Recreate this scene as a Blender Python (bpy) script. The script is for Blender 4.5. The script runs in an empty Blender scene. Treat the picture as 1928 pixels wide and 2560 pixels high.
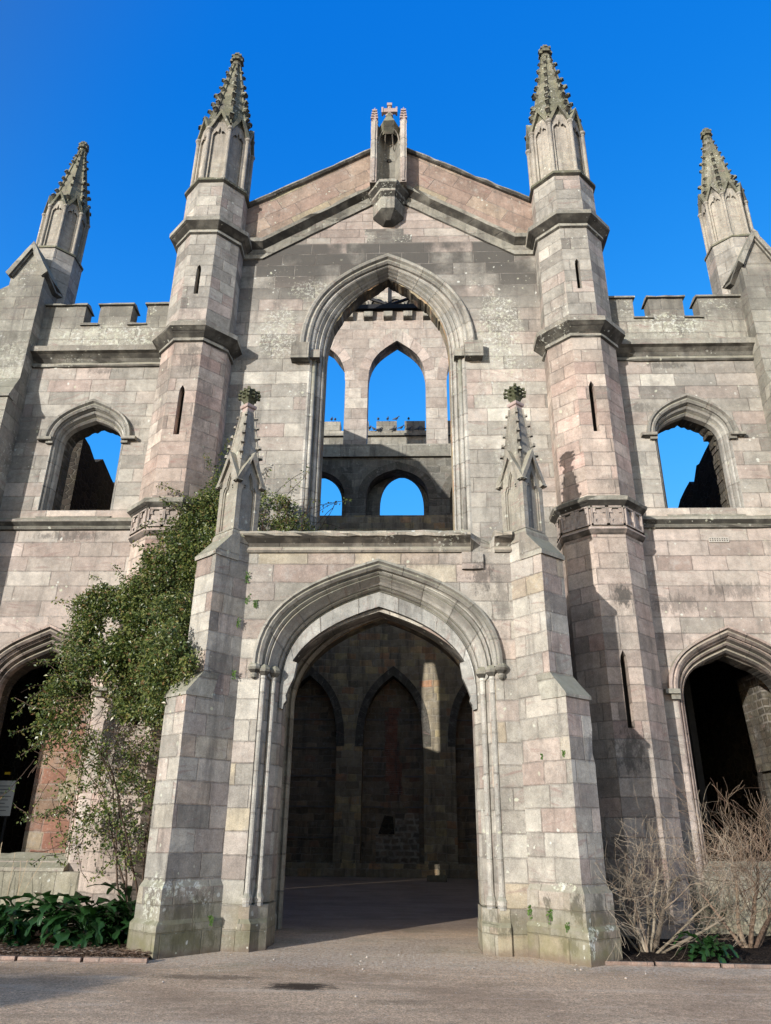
import bpy, math, random
from mathutils import Vector, Matrix, noise as mnoise

random.seed(7)
S = bpy.context.scene
COL = S.collection
PI = math.pi

# ------------------------------------------------------------------ objects
def thing(name, label, cat, loc=(0, 0, 0), group=None, rotz=0):
    o = bpy.data.objects.new(name, None)
    COL.objects.link(o)
    o.location = loc
    o.rotation_euler = (0, 0, rotz)
    o.empty_display_size = .2
    o['label'] = label
    o['category'] = cat
    if group:
        o['group'] = group
    return o

def tag(o, label, cat, group=None):
    o['label'] = label
    o['category'] = cat
    if group:
        o['group'] = group
    return o

def wloc(o):
    v = Vector((0, 0, 0))
    while o is not None:
        v += o.location
        o = o.parent
    return v

def auto_uv(me):
    uvl = me.uv_layers.new(name='UVMap')
    vs = me.vertices
    for p in me.polygons:
        n = p.normal
        if abs(n.z) > .92:
            t = Vector((1, 0, 0)); b = Vector((0, 1, 0))
        else:
            t = Vector((-n.y, n.x, 0)).normalized()
            b = n.cross(t)
            if b.z < 0:
                b = -b
            if abs(n.z) < .25:
                b = Vector((0, 0, 1))
        for li in p.loop_indices:
            co = vs[me.loops[li].vertex_index].co
            uvl.data[li].uv = (co.dot(t), co.dot(b))

def obj(name, verts, faces, mat, parent=None, loc=None, uvs=None, smooth=False, label=None, world=True):
    """one mesh object; with world=True verts are scene coordinates, re-based on the parent"""
    off = Vector((0, 0, 0))
    if parent is not None and world:
        off = wloc(parent)
    me = bpy.data.meshes.new(name)
    me.from_pydata([tuple(v) for v in verts], [], faces)
    if uvs is None:
        auto_uv(me)
    else:
        uvl = me.uv_layers.new(name='UVMap')
        i = 0
        for f in uvs:
            for uv in f:
                uvl.data[i].uv = uv
                i += 1
    if world and off.length > 0:
        me.transform(Matrix.Translation(-off))
    me.materials.append(mat)
    if smooth:
        for p in me.polygons:
            p.use_smooth = True
    me.update()
    o = bpy.data.objects.new(name, me)
    COL.objects.link(o)
    if parent is not None:
        o.parent = parent
    if loc is not None:
        o.location = loc
    if label:
        o['label'] = label
    return o

class MB:
    def __init__(self):
        self.v = []; self.f = []; self.uv = []; self.has_uv = False
    def add(self, vs, fs, uvs=None):
        k = len(self.v)
        self.v += [tuple(p) for p in vs]
        for i, f in enumerate(fs):
            self.f.append([k + a for a in f])
            if uvs is not None:
                self.uv.append(uvs[i]); self.has_uv = True
    def quad(self, a, b, c, d, uv=None):
        self.add([a, b, c, d], [[0, 1, 2, 3]], [uv] if uv else None)
    def box(self, x0, x1, y0, y1, z0, z1):
        v = [(x0, y0, z0), (x1, y0, z0), (x1, y1, z0), (x0, y1, z0), (x0, y0, z1), (x1, y0, z1), (x1, y1, z1), (x0, y1, z1)]
        self.add(v, [[0, 3, 2, 1], [4, 5, 6, 7], [0, 1, 5, 4], [1, 2, 6, 5], [2, 3, 7, 6], [3, 0, 4, 7]])
    def hexa(self, v):
        """8 corners: bottom ring 0-3 counter-clockwise from above, top ring 4-7"""
        self.add(v, [[0, 3, 2, 1], [4, 5, 6, 7], [0, 1, 5, 4], [1, 2, 6, 5], [2, 3, 7, 6], [3, 0, 4, 7]])
    def loft(self, rings, cap0=True, cap1=True, closed=True):
        n = len(rings[0]); k = len(self.v)
        for r in rings:
            self.v += [tuple(p) for p in r]
        m = n if closed else n - 1
        for i in range(len(rings) - 1):
            for j in range(m):
                a = k + i * n + j; b = k + i * n + (j + 1) % n
                self.f.append([a, b, b + n, a + n])
        if cap0:
            self.f.append([k + j for j in reversed(range(n))])
        if cap1:
            self.f.append([k + (len(rings) - 1) * n + j for j in range(n)])
    def lathe(self, cx, cy, prof, n=8, rot=PI / 8, flat=True, cap0=True, cap1=True, sq=None):
        """prof (r, z); flat=True means r is the apothem"""
        q = 1 / math.cos(PI / n) if flat else 1
        rings = []
        for r, z in prof:
            rings.append([(cx + r * q * math.cos(rot + 2 * PI * j / n), cy + r * q * math.sin(rot + 2 * PI * j / n), z) for j in range(n)])
        self.loft(rings, cap0, cap1)
    def tube(self, pts, rad, n=6):
        pts = [Vector(p) for p in pts]
        rings = []
        for i, p in enumerate(pts):
            d = (pts[min(i + 1, len(pts) - 1)] - pts[max(i - 1, 0)])
            if d.length < 1e-6:
                d = Vector((0, 0, 1))
            d.normalize()
            a = Vector((0, 0, 1)) if abs(d.z) < .9 else Vector((1, 0, 0))
            u = d.cross(a).normalized(); w = d.cross(u)
            r = rad[i] if isinstance(rad, (list, tuple)) else rad
            rings.append([p + (u * math.cos(2 * PI * j / n) + w * math.sin(2 * PI * j / n)) * r for j in range(n)])
        self.loft(rings)
    def build(self, name, mat, parent=None, **k):
        return obj(name, self.v, self.f, mat, parent, uvs=(self.uv if self.has_uv else None), **k)

# ------------------------------------------------------------------ node helpers
class G:
    def __init__(self, nt):
        self.nt = nt
    def n(self, t, **k):
        x = self.nt.nodes.new(t)
        for a, b in k.items():
            setattr(x, a, b)
        return x
    def _in(self, sock, v):
        if v is None:
            return
        if hasattr(v, 'is_output'):
            self.nt.links.new(v, sock)
        else:
            sock.default_value = v
    def m(self, op, a, b=None, c=None, clamp=False):
        x = self.n('ShaderNodeMath', operation=op, use_clamp=clamp)
        self._in(x.inputs[0], a); self._in(x.inputs[1], b)
        if c is not None:
            self._in(x.inputs[2], c)
        return x.outputs[0]
    def ss(self, v, a, b, lo=0., hi=1.):
        x = self.n('ShaderNodeMapRange', interpolation_type='SMOOTHSTEP')
        self._in(x.inputs[0], v); x.inputs[1].default_value = a; x.inputs[2].default_value = b
        x.inputs[3].default_value = lo; x.inputs[4].default_value = hi
        return x.outputs[0]
    def lin(self, v, a, b, lo=0., hi=1.):
        x = self.n('ShaderNodeMapRange')
        self._in(x.inputs[0], v); x.inputs[1].default_value = a; x.inputs[2].default_value = b
        x.inputs[3].default_value = lo; x.inputs[4].default_value = hi
        return x.outputs[0]
    def noise(self, vec, scale, detail=3, rough=.55, dist=0., d='3D', w=None):
        x = self.n('ShaderNodeTexNoise', noise_dimensions=d)
        if vec is not None:
            self._in(x.inputs['Vector'], vec)
        if w is not None:
            self._in(x.inputs['W'], w)
        x.inputs['Scale'].default_value = scale; x.inputs['Detail'].default_value = detail
        x.inputs['Roughness'].default_value = rough; x.inputs['Distortion'].default_value = dist
        return x.outputs[0]
    def mix(self, f, a, b, mode='MIX'):
        x = self.n('ShaderNodeMix', data_type='RGBA', blend_type=mode)
        self._in(x.inputs[0], f)
        self._in(x.inputs[6], a if hasattr(a, 'is_output') or len(a) == 4 else (*a, 1))
        self._in(x.inputs[7], b if hasattr(b, 'is_output') or len(b) == 4 else (*b, 1))
        return x.outputs[2]
    def ramp(self, f, stops, interp='LINEAR'):
        x = self.n('ShaderNodeValToRGB')
        x.color_ramp.interpolation = interp
        e = x.color_ramp.elements
        while len(e) < len(stops):
            e.new(.5)
        for i, (p, c) in enumerate(stops):
            e[i].position = p; e[i].color = (*c, 1)
        self._in(x.inputs[0], f)
        return x.outputs[0]
    def sep(self, v):
        x = self.n('ShaderNodeSeparateXYZ'); self._in(x.inputs[0], v); return x.outputs
    def comb(self, a, b, c=0.):
        x = self.n('ShaderNodeCombineXYZ'); self._in(x.inputs[0], a); self._in(x.inputs[1], b); self._in(x.inputs[2], c); return x.outputs[0]
    def vm(self, op, a, b=None, s=None):
        x = self.n('ShaderNodeVectorMath', operation=op)
        self._in(x.inputs[0], a)
        if b is not None:
            self._in(x.inputs[1], b)
        if s is not None:
            self._in(x.inputs['Scale'], s)
        return x.outputs[0]

def COLNOISE(g, P, sc):
    x = g.n('ShaderNodeTexNoise'); x.inputs['Scale'].default_value = sc; x.inputs['Detail'].default_value = 3
    g._in(x.inputs['Vector'], P)
    return x.outputs['Color']

def new_mat(name):
    m = bpy.data.materials.new(name)
    m.use_nodes = True
    nt = m.node_tree
    nt.nodes.clear()
    g = G(nt)
    out = g.n('ShaderNodeOutputMaterial')
    b = g.n('ShaderNodeBsdfPrincipled')
    nt.links.new(b.outputs[0], out.inputs[0])
    return m, g, b

def finish(g, b, col, height=None, rough=.9, bump=.4, dist=.02, spec=.25):
    g._in(b.inputs['Base Color'], col)
    g._in(b.inputs['Roughness'], rough)
    b.inputs['Specular IOR Level'].default_value = spec
    if height is not None:
        x = g.n('ShaderNodeBump')
        x.inputs['Strength'].default_value = bump
        x.inputs['Distance'].default_value = dist
        g._in(x.inputs['Height'], height)
        g.nt.links.new(x.outputs[0], b.inputs['Normal'])

# stone palettes (linear albedo)
PAL_FACADE = [(0, (.185, .17, .155)), (.10, (.27, .25, .225)), (.25, (.345, .32, .285)), (.38, (.30, .28, .255)), (.5, (.40, .365, .32)), (.62, (.32, .295, .265)), (.72, (.405, .315, .28)), (.80, (.34, .315, .28)), (.88, (.31, .225, .20)), (.95, (.47, .44, .39)), (1, (.24, .22, .20))]
PAL_PINK = [(0, (.33, .26, .23)), (.15, (.42, .335, .30)), (.3, (.36, .315, .28)), (.45, (.43, .345, .31)), (.58, (.335, .265, .235)), (.7, (.47, .43, .385)), (.84, (.39, .295, .26)), (.93, (.36, .325, .29)), (1, (.28, .185, .16))]
PAL_PORCH = [(0, (.20, .175, .16)), (.14, (.30, .28, .25)), (.28, (.385, .35, .31)), (.42, (.34, .265, .235)), (.54, (.315, .295, .27)), (.66, (.42, .39, .345)), (.78, (.35, .32, .285)), (.86, (.40, .33, .22)), (.93, (.38, .29, .255)), (1, (.27, .195, .17))]
PAL_GREY = [(0, (.19, .18, .15)), (.3, (.29, .275, .235)), (.6, (.25, .235, .20)), (.85, (.34, .32, .27)), (1, (.23, .20, .17))]
PAL_GABLE = [(0, (.34, .25, .215)), (.3, (.38, .28, .24)), (.5, (.35, .255, .22)), (.66, (.42, .33, .27)), (.8, (.35, .265, .225)), (.9, (.44, .385, .27)), (.96, (.37, .27, .23)), (1, (.40, .20, .14))]

def stone(name, pal, h=.34, L=.9, joint=(.15, .13, .115), joint_w=.009, dark=None, pink=None, lichen=.0, lichen_z=None, grime=.35, under_dark=1., ledge=(.20, .20, .12), vstreak=0., rowoff=0., rnd=True, joints=True, moss_low=0., blk=.12, gain=1.08, sat=.8, crust=0., crust_at=None, stain_shade_at=None, wobk=1.):
    """coursed ashlar; u/v in metres. dark=(z0,z1,z2,z3,strength) weather-blackened band; pink=(z0,z1) stones get redder below z0"""
    m, g, b = new_mat(name)
    uv = g.n('ShaderNodeUVMap'); uv.uv_map = 'UVMap'
    geo = g.n('ShaderNodeNewGeometry')
    P = geo.outputs['Position']
    px, py, pz = g.sep(P)
    nrm = geo.outputs['Normal']
    _, _, nz = g.sep(nrm)
    oi = g.n('ShaderNodeObjectInfo')
    ox, oy, oz = g.sep(oi.outputs['Location'])
    wob = g.noise(P, 2.2, 3, .6)
    wobc = g.m('SUBTRACT', wob, .5)
    u0, v0, _ = g.sep(uv.outputs[0])
    u = g.m('ADD', u0, g.m('MULTIPLY', wobc, .035 * wobk))
    v = g.m('ADD', g.m('ADD', v0, rowoff), g.m('MULTIPLY', g.m('SUBTRACT', g.noise(P, 1.1 if wobk < 2 else 1.9, 2 if wobk < 2 else 4, .5), .5), .03 * wobk))
    vh = g.m('DIVIDE', v, h)
    row = g.m('FLOOR', vh)
    fr = g.m('SUBTRACT', vh, row)
    seed = g.m('ADD', g.m('MULTIPLY', row, 17.37), g.m('MULTIPLY', ox, 3.71))
    W = g.m('ADD', g.m('DIVIDE', u, L), seed)
    vor = g.n('ShaderNodeTexVoronoi', voronoi_dimensions='1D', feature='F1'); vor.inputs['Randomness'].default_value = .72; vor.inputs['Scale'].default_value = 1
    g._in(vor.inputs['W'], W)
    ve = g.n('ShaderNodeTexVoronoi', voronoi_dimensions='1D', feature='DISTANCE_TO_EDGE'); ve.inputs['Randomness'].default_value = .72; ve.inputs['Scale'].default_value = 1
    g._in(ve.inputs['W'], W)
    c1, c2, c3 = g.sep(vor.outputs['Color'])
    col = g.ramp(c1, pal)
    mean = [sum(c[i] for _, c in pal) / len(pal) for i in range(3)]
    col = g.mix(blk, col, mean)
    # brightness per block
    br = g.lin(c2, 0, 1, .86 * gain, 1.22 * gain)
    col = g.vm('MULTIPLY', col, g.comb(br, br, br))
    # tonal blotches within and across blocks
    b1 = g.lin(g.noise(g.vm('ADD', P, (2., 7., 1.)), 2.4, 6, .72), .3, .7, .74, 1.24)
    b2 = g.lin(g.noise(g.vm('ADD', P, (8., 3., 6.)), 7.5, 5, .75), .3, .7, .84, 1.16)
    bb_ = g.m('MULTIPLY', b1, b2)
    col = g.vm('MULTIPLY', col, g.comb(g.m('MULTIPLY', bb_, 1.0), g.m('MULTIPLY', bb_, 1.01), g.m('MULTIPLY', bb_, .955)))
    # bedding streaks in the sandstone
    sv = g.comb(g.m('MULTIPLY', u, 1.3), g.m('MULTIPLY', v, 22.), g.m('MULTIPLY', c3, 40.))
    tilt = g.comb(g.m('MULTIPLY', u, 2.), g.m('ADD', g.m('MULTIPLY', v, 14.), g.m('MULTIPLY', u, g.lin(c2, 0, 1, -6, 6))), g.m('MULTIPLY', c3, 60.))
    streak = g.noise(tilt, 1., 4, .6, .4)
    sfac = g.m('MULTIPLY', g.ss(streak, .52, .74), g.ss(c3, .35, .9, .1, .75))
    col = g.mix(sfac, col, (.27, .165, .14))
    # mottled patches, grain
    patch = g.noise(P, 1.4, 5, .65)
    col = g.mix(g.ss(patch, .5, .75, 0, .45), col, (.20, .18, .16))
    patch2 = g.noise(g.vm('ADD', P, (11., 3., 5.)), 3.4, 5, .7)
    col = g.mix(g.ss(patch2, .54, .72, 0, .5), col, (.44, .42, .38))
    drift = g.lin(g.noise(P, .33, 3, .5), .3, .7, .86, 1.12)
    col = g.vm('MULTIPLY', col, g.comb(drift, g.m('MULTIPLY', drift, .995), g.m('MULTIPLY', drift, .985)))
    speck = g.noise(P, 23., 5, .8)
    col = g.mix(g.ss(speck, .57, .68, 0, .5), col, (.15, .13, .12))
    col = g.mix(g.ss(speck, .43, .34, 0, .35), col, (.52, .49, .45))
    grain = g.noise(P, 60., 3, .75)
    gr = g.lin(grain, .25, .75, .74, 1.24)
    col = g.vm('MULTIPLY', col, g.comb(gr, gr, gr))
    if pink:
        f = g.m('MULTIPLY', g.ss(pz, pink[0], pink[1], 1, 0), g.ss(g.noise(P, .5, 2), .3, .6, .35, 1))
        col = g.mix(g.m('MULTIPLY', f, pink[2]), col, g.mix(1., col, (1.16, .93, .86), 'MULTIPLY'))
    # rain-washed grime running down
    run = g.noise(g.comb(g.m('MULTIPLY', px, 3.6), g.m('MULTIPLY', py, 3.6), g.m('MULTIPLY', pz, .42)), 1., 5, .68)
    gf = g.m('MULTIPLY', g.ss(run, .48, .72), grime * 1.5)
    col = g.mix(gf, col, (.085, .08, .072))
    darkf = None
    if dark:
        z0, z1, z2, z3, st = dark
        f = g.m('MULTIPLY', g.ss(pz, z0, z1), g.ss(pz, z2, z3, 1, 0))
        blot = g.noise(g.comb(g.m('MULTIPLY', px, 1.), py, g.m('MULTIPLY', pz, .8)), .9, 5, .62)
        f = g.m('MULTIPLY', f, g.m('MULTIPLY', g.ss(g.m('ADD', blot, g.m('MULTIPLY', g.m('SUBTRACT', c2, .5), .4)), .25, .50), st))
        darkf = f
        col = g.mix(f, col, g.mix(grain, (.055, .052, .048), (.13, .12, .105)))
    if vstreak > 0:
        vs_ = g.noise(g.comb(g.m('MULTIPLY', px, 9.), g.m('MULTIPLY', py, 9.), g.m('MULTIPLY', pz, .5)), 1., 4, .7)
        col = g.mix(g.m('MULTIPLY', g.ss(vs_, .48, .7), vstreak), col, (.12, .115, .105))
    if stain_shade_at:
        for (cx_, cz_, rx_, rz_, k_) in stain_shade_at:
            ex = g.m('DIVIDE', g.m('SUBTRACT', px, cx_), rx_); ez = g.m('DIVIDE', g.m('SUBTRACT', pz, cz_), rz_)
            dd = g.m('ADD', g.m('ADD', g.m('MULTIPLY', ex, ex), g.m('MULTIPLY', ez, ez)), g.m('MULTIPLY', g.m('SUBTRACT', g.noise(g.vm('MULTIPLY', P, (1.6, 1.6, .7)), 6., 7, .8), .5), 6.5))
            col = g.mix(g.m('MULTIPLY', g.ss(dd, .0, 1.0, 1, 0), k_), col, (.075, .07, .063))
    hsv = g.n('ShaderNodeHueSaturation'); hsv.inputs['Saturation'].default_value = sat; g._in(hsv.inputs['Color'], col); col = hsv.outputs[0]
    # joints
    jd = g.m('MINIMUM', g.m('MULTIPLY', ve.outputs['Distance'], L), g.m('MULTIPLY', g.m('MINIMUM', fr, g.m('SUBTRACT', 1., fr)), h))
    jd = g.m('SUBTRACT', jd, g.m('MULTIPLY', g.ss(g.noise(P, 14., 4, .75), .52, .75), .022))
    jn = g.ss(jd, joint_w * .35, joint_w * 1.35, 1, 0)
    if joints:
        # some joints are pale repointing, others open and dark
        jc = g.mix(g.ss(g.noise(P, .8, 2), .5, .62), joint, (.40, .37, .33))
        if darkf is not None:
            jc = g.mix(g.m('MULTIPLY', darkf, g.ss(g.noise(P, 1.7, 3), .4, .55)), jc, (.46, .43, .38))
        col = g.mix(g.m('MULTIPLY', jn, g.ss(g.noise(P, 3.3, 3), .35, .65, .15, .52)), col, jc)
        edge = g.ss(jd, .035, .0)
        col = g.mix(g.m('MULTIPLY', edge, g.ss(g.noise(P, 9., 4, .7), .5, .66, 0, .5)), col, (.17, .15, .13))
    # ledges: algae on upward faces, darker on downward faces
    up = g.ss(nz, .2, .6)
    col = g.mix(g.m('MULTIPLY', up, .75), col, g.mix(g.noise(P, 7., 4, .7), ledge, (.34, .33, .28)))
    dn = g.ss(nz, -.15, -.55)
    col = g.mix(g.m('MULTIPLY', dn, g.ss(g.noise(P, 2.5, 4), .3, .6, .5 * under_dark, .95 * under_dark)), col, (.05, .047, .042))
    if moss_low > 0:
        ml = g.m('MULTIPLY', g.ss(g.m('ADD', pz, g.m('MULTIPLY', g.noise(P, 3., 3), .8)), .5, 1.5, 1, 0), moss_low)
        col = g.mix(g.m('MULTIPLY', ml, g.noise(P, 4., 4)), col, (.17, .16, .075))
        damp = g.ss(g.m('ADD', pz, g.m('MULTIPLY', g.noise(P, 5., 3), .22)), .12, .24, 1, 0)
        col = g.mix(g.m('MULTIPLY', damp, .55), col, (.15, .10, .08))
    # lichen: white rosettes
    if lichen > 0:
        PW = g.vm('ADD', P, g.vm('SCALE', g.vm('SUBTRACT', COLNOISE(g, P, 6.), (.5, .5, .5)), None, .12))
        lv = g.n('ShaderNodeTexVoronoi', feature='F1'); lv.inputs['Scale'].default_value = 10.; lv.inputs['Randomness'].default_value = 1
        g._in(lv.inputs['Vector'], PW)
        lr, lg, lb = g.sep(lv.outputs['Color'])
        rad = g.m('MULTIPLY', g.m('POWER', lr, 5.), .34)
        spots = g.ss(g.m('SUBTRACT', lv.outputs['Distance'], rad), -.05, .02, 1, 0)
        spots = g.m('MULTIPLY', spots, g.ss(lr, .45, .5))
        mask = g.noise(g.vm('ADD', P, (4., 9., 2.)), .75, 4, .6)
        mk = g.ss(mask, .56 - .12 * lichen, .70 - .12 * lichen)
        crust = g.ss(g.noise(P, 16., 5, .75), .56, .62)
        f = g.m('MAXIMUM', g.m('MULTIPLY', crust, g.m('MULTIPLY', mk, g.ss(mask, .6 - .1 * lichen, .72 - .1 * lichen))), g.m('MULTIPLY', spots, g.ss(mask, .42, .58)))
        if crust_at:
            for (cx_, cz_, rx_, rz_, k_) in crust_at:
                ex = g.m('DIVIDE', g.m('SUBTRACT', px, cx_), rx_); ez = g.m('DIVIDE', g.m('SUBTRACT', pz, cz_), rz_)
                dd = g.m('ADD', g.m('ADD', g.m('MULTIPLY', ex, ex), g.m('MULTIPLY', ez, ez)), g.m('MULTIPLY', g.m('SUBTRACT', g.noise(P, 2.2, 5, .7), .5), 2.4))
                cr = g.ss(g.noise(P, 13., 6, .8), .5, .56)
                f = g.m('MAXIMUM', f, g.m('MULTIPLY', g.m('MULTIPLY', g.ss(dd, .4, 1.1, 1, 0), cr), k_))
        if lichen_z:
            f = g.m('MULTIPLY', f, g.m('MULTIPLY', g.ss(pz, lichen_z[0], lichen_z[0] + .8), g.ss(pz, lichen_z[1] - .8, lichen_z[1], 1, 0)))
        col = g.mix(g.m('MULTIPLY', f, .85), col, g.mix(lg, (.62, .63, .58), (.50, .51, .38)))
    big = g.noise(P, 5., 4, .6)
    hgt = g.m('ADD', g.m('MULTIPLY', jn, -.6 if joints else 0.), g.m('ADD', g.m('MULTIPLY', grain, .28), g.m('ADD', g.m('MULTIPLY', big, .7), g.m('MULTIPLY', c2, .35))))
    finish(g, b, col, hgt, .92, .8, .022, .15)
    return m

def rubble(name, base=((.05, .045, .04), (.11, .095, .08), (.16, .12, .10)), sx=3., sz=5.5, mortar=(.12, .11, .095), moss=.4, bands=False, courses=True):
    m, g, b = new_mat(name)
    uv = g.n('ShaderNodeUVMap'); uv.uv_map = 'UVMap'
    geo = g.n('ShaderNodeNewGeometry'); P = geo.outputs['Position']
    px, py, pz = g.sep(P)
    u, v, _ = g.sep(uv.outputs[0])
    d = g.m('MULTIPLY', g.m('SUBTRACT', g.noise(P, 2.6, 5, .7), .5), .22)
    d2 = g.m('MULTIPLY', g.m('SUBTRACT', g.noise(g.vm('ADD', P, (5., 5., 5.)), 3.1, 5, .7), .5), .2)
    vec = g.comb(g.m('MULTIPLY', g.m('ADD', u, d), sx), g.m('MULTIPLY', g.m('ADD', v, d2), sz))
    v1 = g.n('ShaderNodeTexVoronoi', voronoi_dimensions='2D', feature='F1'); v1.inputs['Scale'].default_value = 1; v1.inputs['Randomness'].default_value = .8
    v2 = g.n('ShaderNodeTexVoronoi', voronoi_dimensions='2D', feature='DISTANCE_TO_EDGE'); v2.inputs['Scale'].default_value = 1; v2.inputs['Randomness'].default_value = .8
    g._in(v1.inputs['Vector'], vec); g._in(v2.inputs['Vector'], vec)
    c1, c2, c3 = g.sep(v1.outputs['Color'])
    col = g.ramp(c1, [(0, base[0]), (.5, base[1]), (.8, base[2]), (1, base[1])])
    br = g.lin(c2, 0, 1, .8, 1.15)
    col = g.vm('MULTIPLY', col, g.comb(br, br, br))
    jn = g.ss(v2.outputs['Distance'], .02, .12, 1, 0)
    col = g.mix(g.m('MULTIPLY', jn, g.ss(g.noise(P, .9, 3), .35, .6, .45, 1)), col, mortar)
    grain = g.noise(P, 30., 4, .7)
    gr = g.lin(grain, .2, .8, .7, 1.25)
    col = g.vm('MULTIPLY', col, g.comb(gr, gr, gr))
    pt = g.noise(P, .55, 4)
    col = g.mix(g.ss(pt, .45, .8, 0, moss), col, (.085, .088, .035))
    col = g.mix(g.ss(g.noise(g.vm('ADD', P, (7., 1., 3.)), .3, 2), .4, .8, 0, .6), col, (.06, .055, .045))
    h = g.m('ADD', g.m('MULTIPLY', jn, -1.), g.m('MULTIPLY', grain, .35))
    finish(g, b, col, h, .95, .8, .04, .1)
    return m

def plain(name, c, c2=None, scale=8., rough=.8, bump=.2, spec=.3, metal=0.):
    m, g, b = new_mat(name)
    geo = g.n('ShaderNodeNewGeometry'); P = geo.outputs['Position']
    n = g.noise(P, scale, 4, .65)
    col = g.mix(g.ss(n, .35, .7), c, c2 or tuple(x * .6 for x in c))
    finish(g, b, col, n, rough, bump, .01, spec)
    b.inputs['Metallic'].default_value = metal
    return m

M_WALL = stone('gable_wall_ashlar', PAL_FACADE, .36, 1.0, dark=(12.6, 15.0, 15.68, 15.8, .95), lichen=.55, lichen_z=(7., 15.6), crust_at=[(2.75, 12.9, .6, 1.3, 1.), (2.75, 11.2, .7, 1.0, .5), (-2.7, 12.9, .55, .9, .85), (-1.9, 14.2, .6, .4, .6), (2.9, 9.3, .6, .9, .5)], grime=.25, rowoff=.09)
M_WING = stone('wing_wall_ashlar', PAL_FACADE, .345, 1.0, stain_shade_at=[(6.6, 11.85, .6, .12, .6), (-6.9, 11.85, .5, .1, .5), (5.9, 10.7, .3, .15, .5), (-6.0, 10.4, .35, .15, .4)], pink=(7.4, 8.6, 1.), lichen=.35, lichen_z=(7., 14.2), grime=.2, rowoff=.12, moss_low=.5)
M_WINGLOW = stone('lower_wing_ashlar', PAL_PINK, .335, 1.0, stain_shade_at=[(6.0, 6.0, .6, .25, .5), (7.3, 6.3, .8, .2, .5), (-6.9, 7.55, .9, .12, .6), (5.9, 5.3, .4, .2, .4)], grime=.22, rowoff=-.02, lichen=.1, moss_low=.6)
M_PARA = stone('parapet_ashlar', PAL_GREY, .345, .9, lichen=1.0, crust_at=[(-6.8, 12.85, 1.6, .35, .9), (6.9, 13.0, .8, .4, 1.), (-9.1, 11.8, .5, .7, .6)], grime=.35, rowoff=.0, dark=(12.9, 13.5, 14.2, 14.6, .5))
M_TURR = stone('turret_ashlar', PAL_FACADE, .325, .75, stain_shade_at=[(4.7, 5.9, .25, .28, .85), (4.5, 3.0, .35, .4, .7), (-4.5, 11.6, .3, .5, .5), (4.7, 8.35, .3, .2, .4), (-4.1, 10.3, .25, .9, .35)], pink=(12.2, 12.6, .8), lichen=.4, lichen_z=(9., 18.), grime=.28, rowoff=.05)
M_PORCH = stone('porch_ashlar', PAL_PORCH, .334, .82, stain_shade_at=[(1.8, 5.7, .25, .35, .7), (2.1, 5.3, .2, .5, .5), (1.9, .45, .3, .2, .6), (-1.75, .3, .15, .2, .5), (.9, 6.0, .6, .12, .35)], lichen=.22, grime=.25, rowoff=.065, moss_low=.9)
M_BUTT = stone('buttress_ashlar', PAL_PORCH, .333, .6, crust_at=[(2.72, .93, .16, .06, 2.5), (3.02, .38, .10, .10, 2.5), (2.98, .22, .05, .16, 2.), (3.3, .42, .10, .05, 2.), (-2.75, .86, .35, .12, 1.3), (-2.5, .75, .15, .15, .8), (-3.1, .7, .2, .4, .8)], stain_shade_at=[(2.86, .66, .10, .24, .85), (2.50, .62, .05, .25, .8), (2.72, .22, .12, .14, .7), (3.2, .6, .2, .4, .7), (-2.6, .55, .25, .25, .6), (-2.55, .2, .3, .16, .65)], lichen=.2, grime=.35, rowoff=.03, moss_low=1.2)
M_GAB = stone('gable_parapet_ashlar', PAL_GABLE, .40, 1.05, lichen=.12, grime=.3, blk=.0, gain=.84, sat=1.)
M_GABTOP = stone('gable_field_ashlar', PAL_PINK, .27, .9, grime=.15, gain=1.0)
M_HOOD = stone('hood_stone', [(0, (.25, .24, .215)), (.5, (.32, .30, .27)), (1, (.28, .265, .235))], .7, 60., joint_w=.012, grime=.35, under_dark=.5, lichen=.3, gain=1.15)
M_DRESS = stone('dressed_stone', PAL_GREY, .55, 30., joint_w=.012, lichen=.35, grime=.45, vstreak=.15, ledge=(.22, .215, .13), gain=1.12)
M_MOULD = stone('arch_moulding_stone', [(0, (.26, .25, .235)), (.4, (.34, .325, .30)), (.7, (.30, .285, .265)), (1, (.38, .35, .31))], .62, 60., joint_w=.012, grime=.25, under_dark=.3, lichen=.15, gain=1.3)
M_MOULDP = stone('door_moulding_pink_stone', [(0, (.28, .20, .175)), (.4, (.36, .27, .235)), (.7, (.32, .24, .21)), (1, (.40, .34, .29))], .6, 60., joint_w=.012, grime=.15, gain=1.35)
M_PALE = stone('pale_chamfer_stone', [(0, (.29, .29, .285)), (.5, (.35, .345, .335)), (1, (.39, .38, .36))], .75, 60., joint_w=.012, grime=.45, vstreak=.35)
M_SPIRE = stone('lichened_spire_stone', [(0, (.12, .12, .075)), (.5, (.165, .162, .105)), (1, (.21, .20, .135))], .45, 30., joint_w=.01, lichen=.5, grime=.55, ledge=(.17, .175, .10))
M_COLN = stone('lantern_stone', [(0, (.22, .205, .165)), (.5, (.30, .26, .225)), (1, (.27, .245, .20))], 9., 30., joints=False, lichen=.2, grime=.35, vstreak=.3, gain=1.35)
M_PIN = stone('pinnacle_stone', [(0, (.27, .25, .205)), (.5, (.33, .30, .25)), (1, (.36, .31, .25))], 9., 30., joints=False, lichen=.25, grime=.4, vstreak=.45, gain=1.05)
M_MOSSY = plain('mossy_finial_stone', (.05, .058, .028), (.13, .13, .085), 18., .95, .8)
M_NEW = plain('renewed_pink_stone', (.42, .33, .30), (.36, .27, .24), 6., .9, .2)
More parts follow.
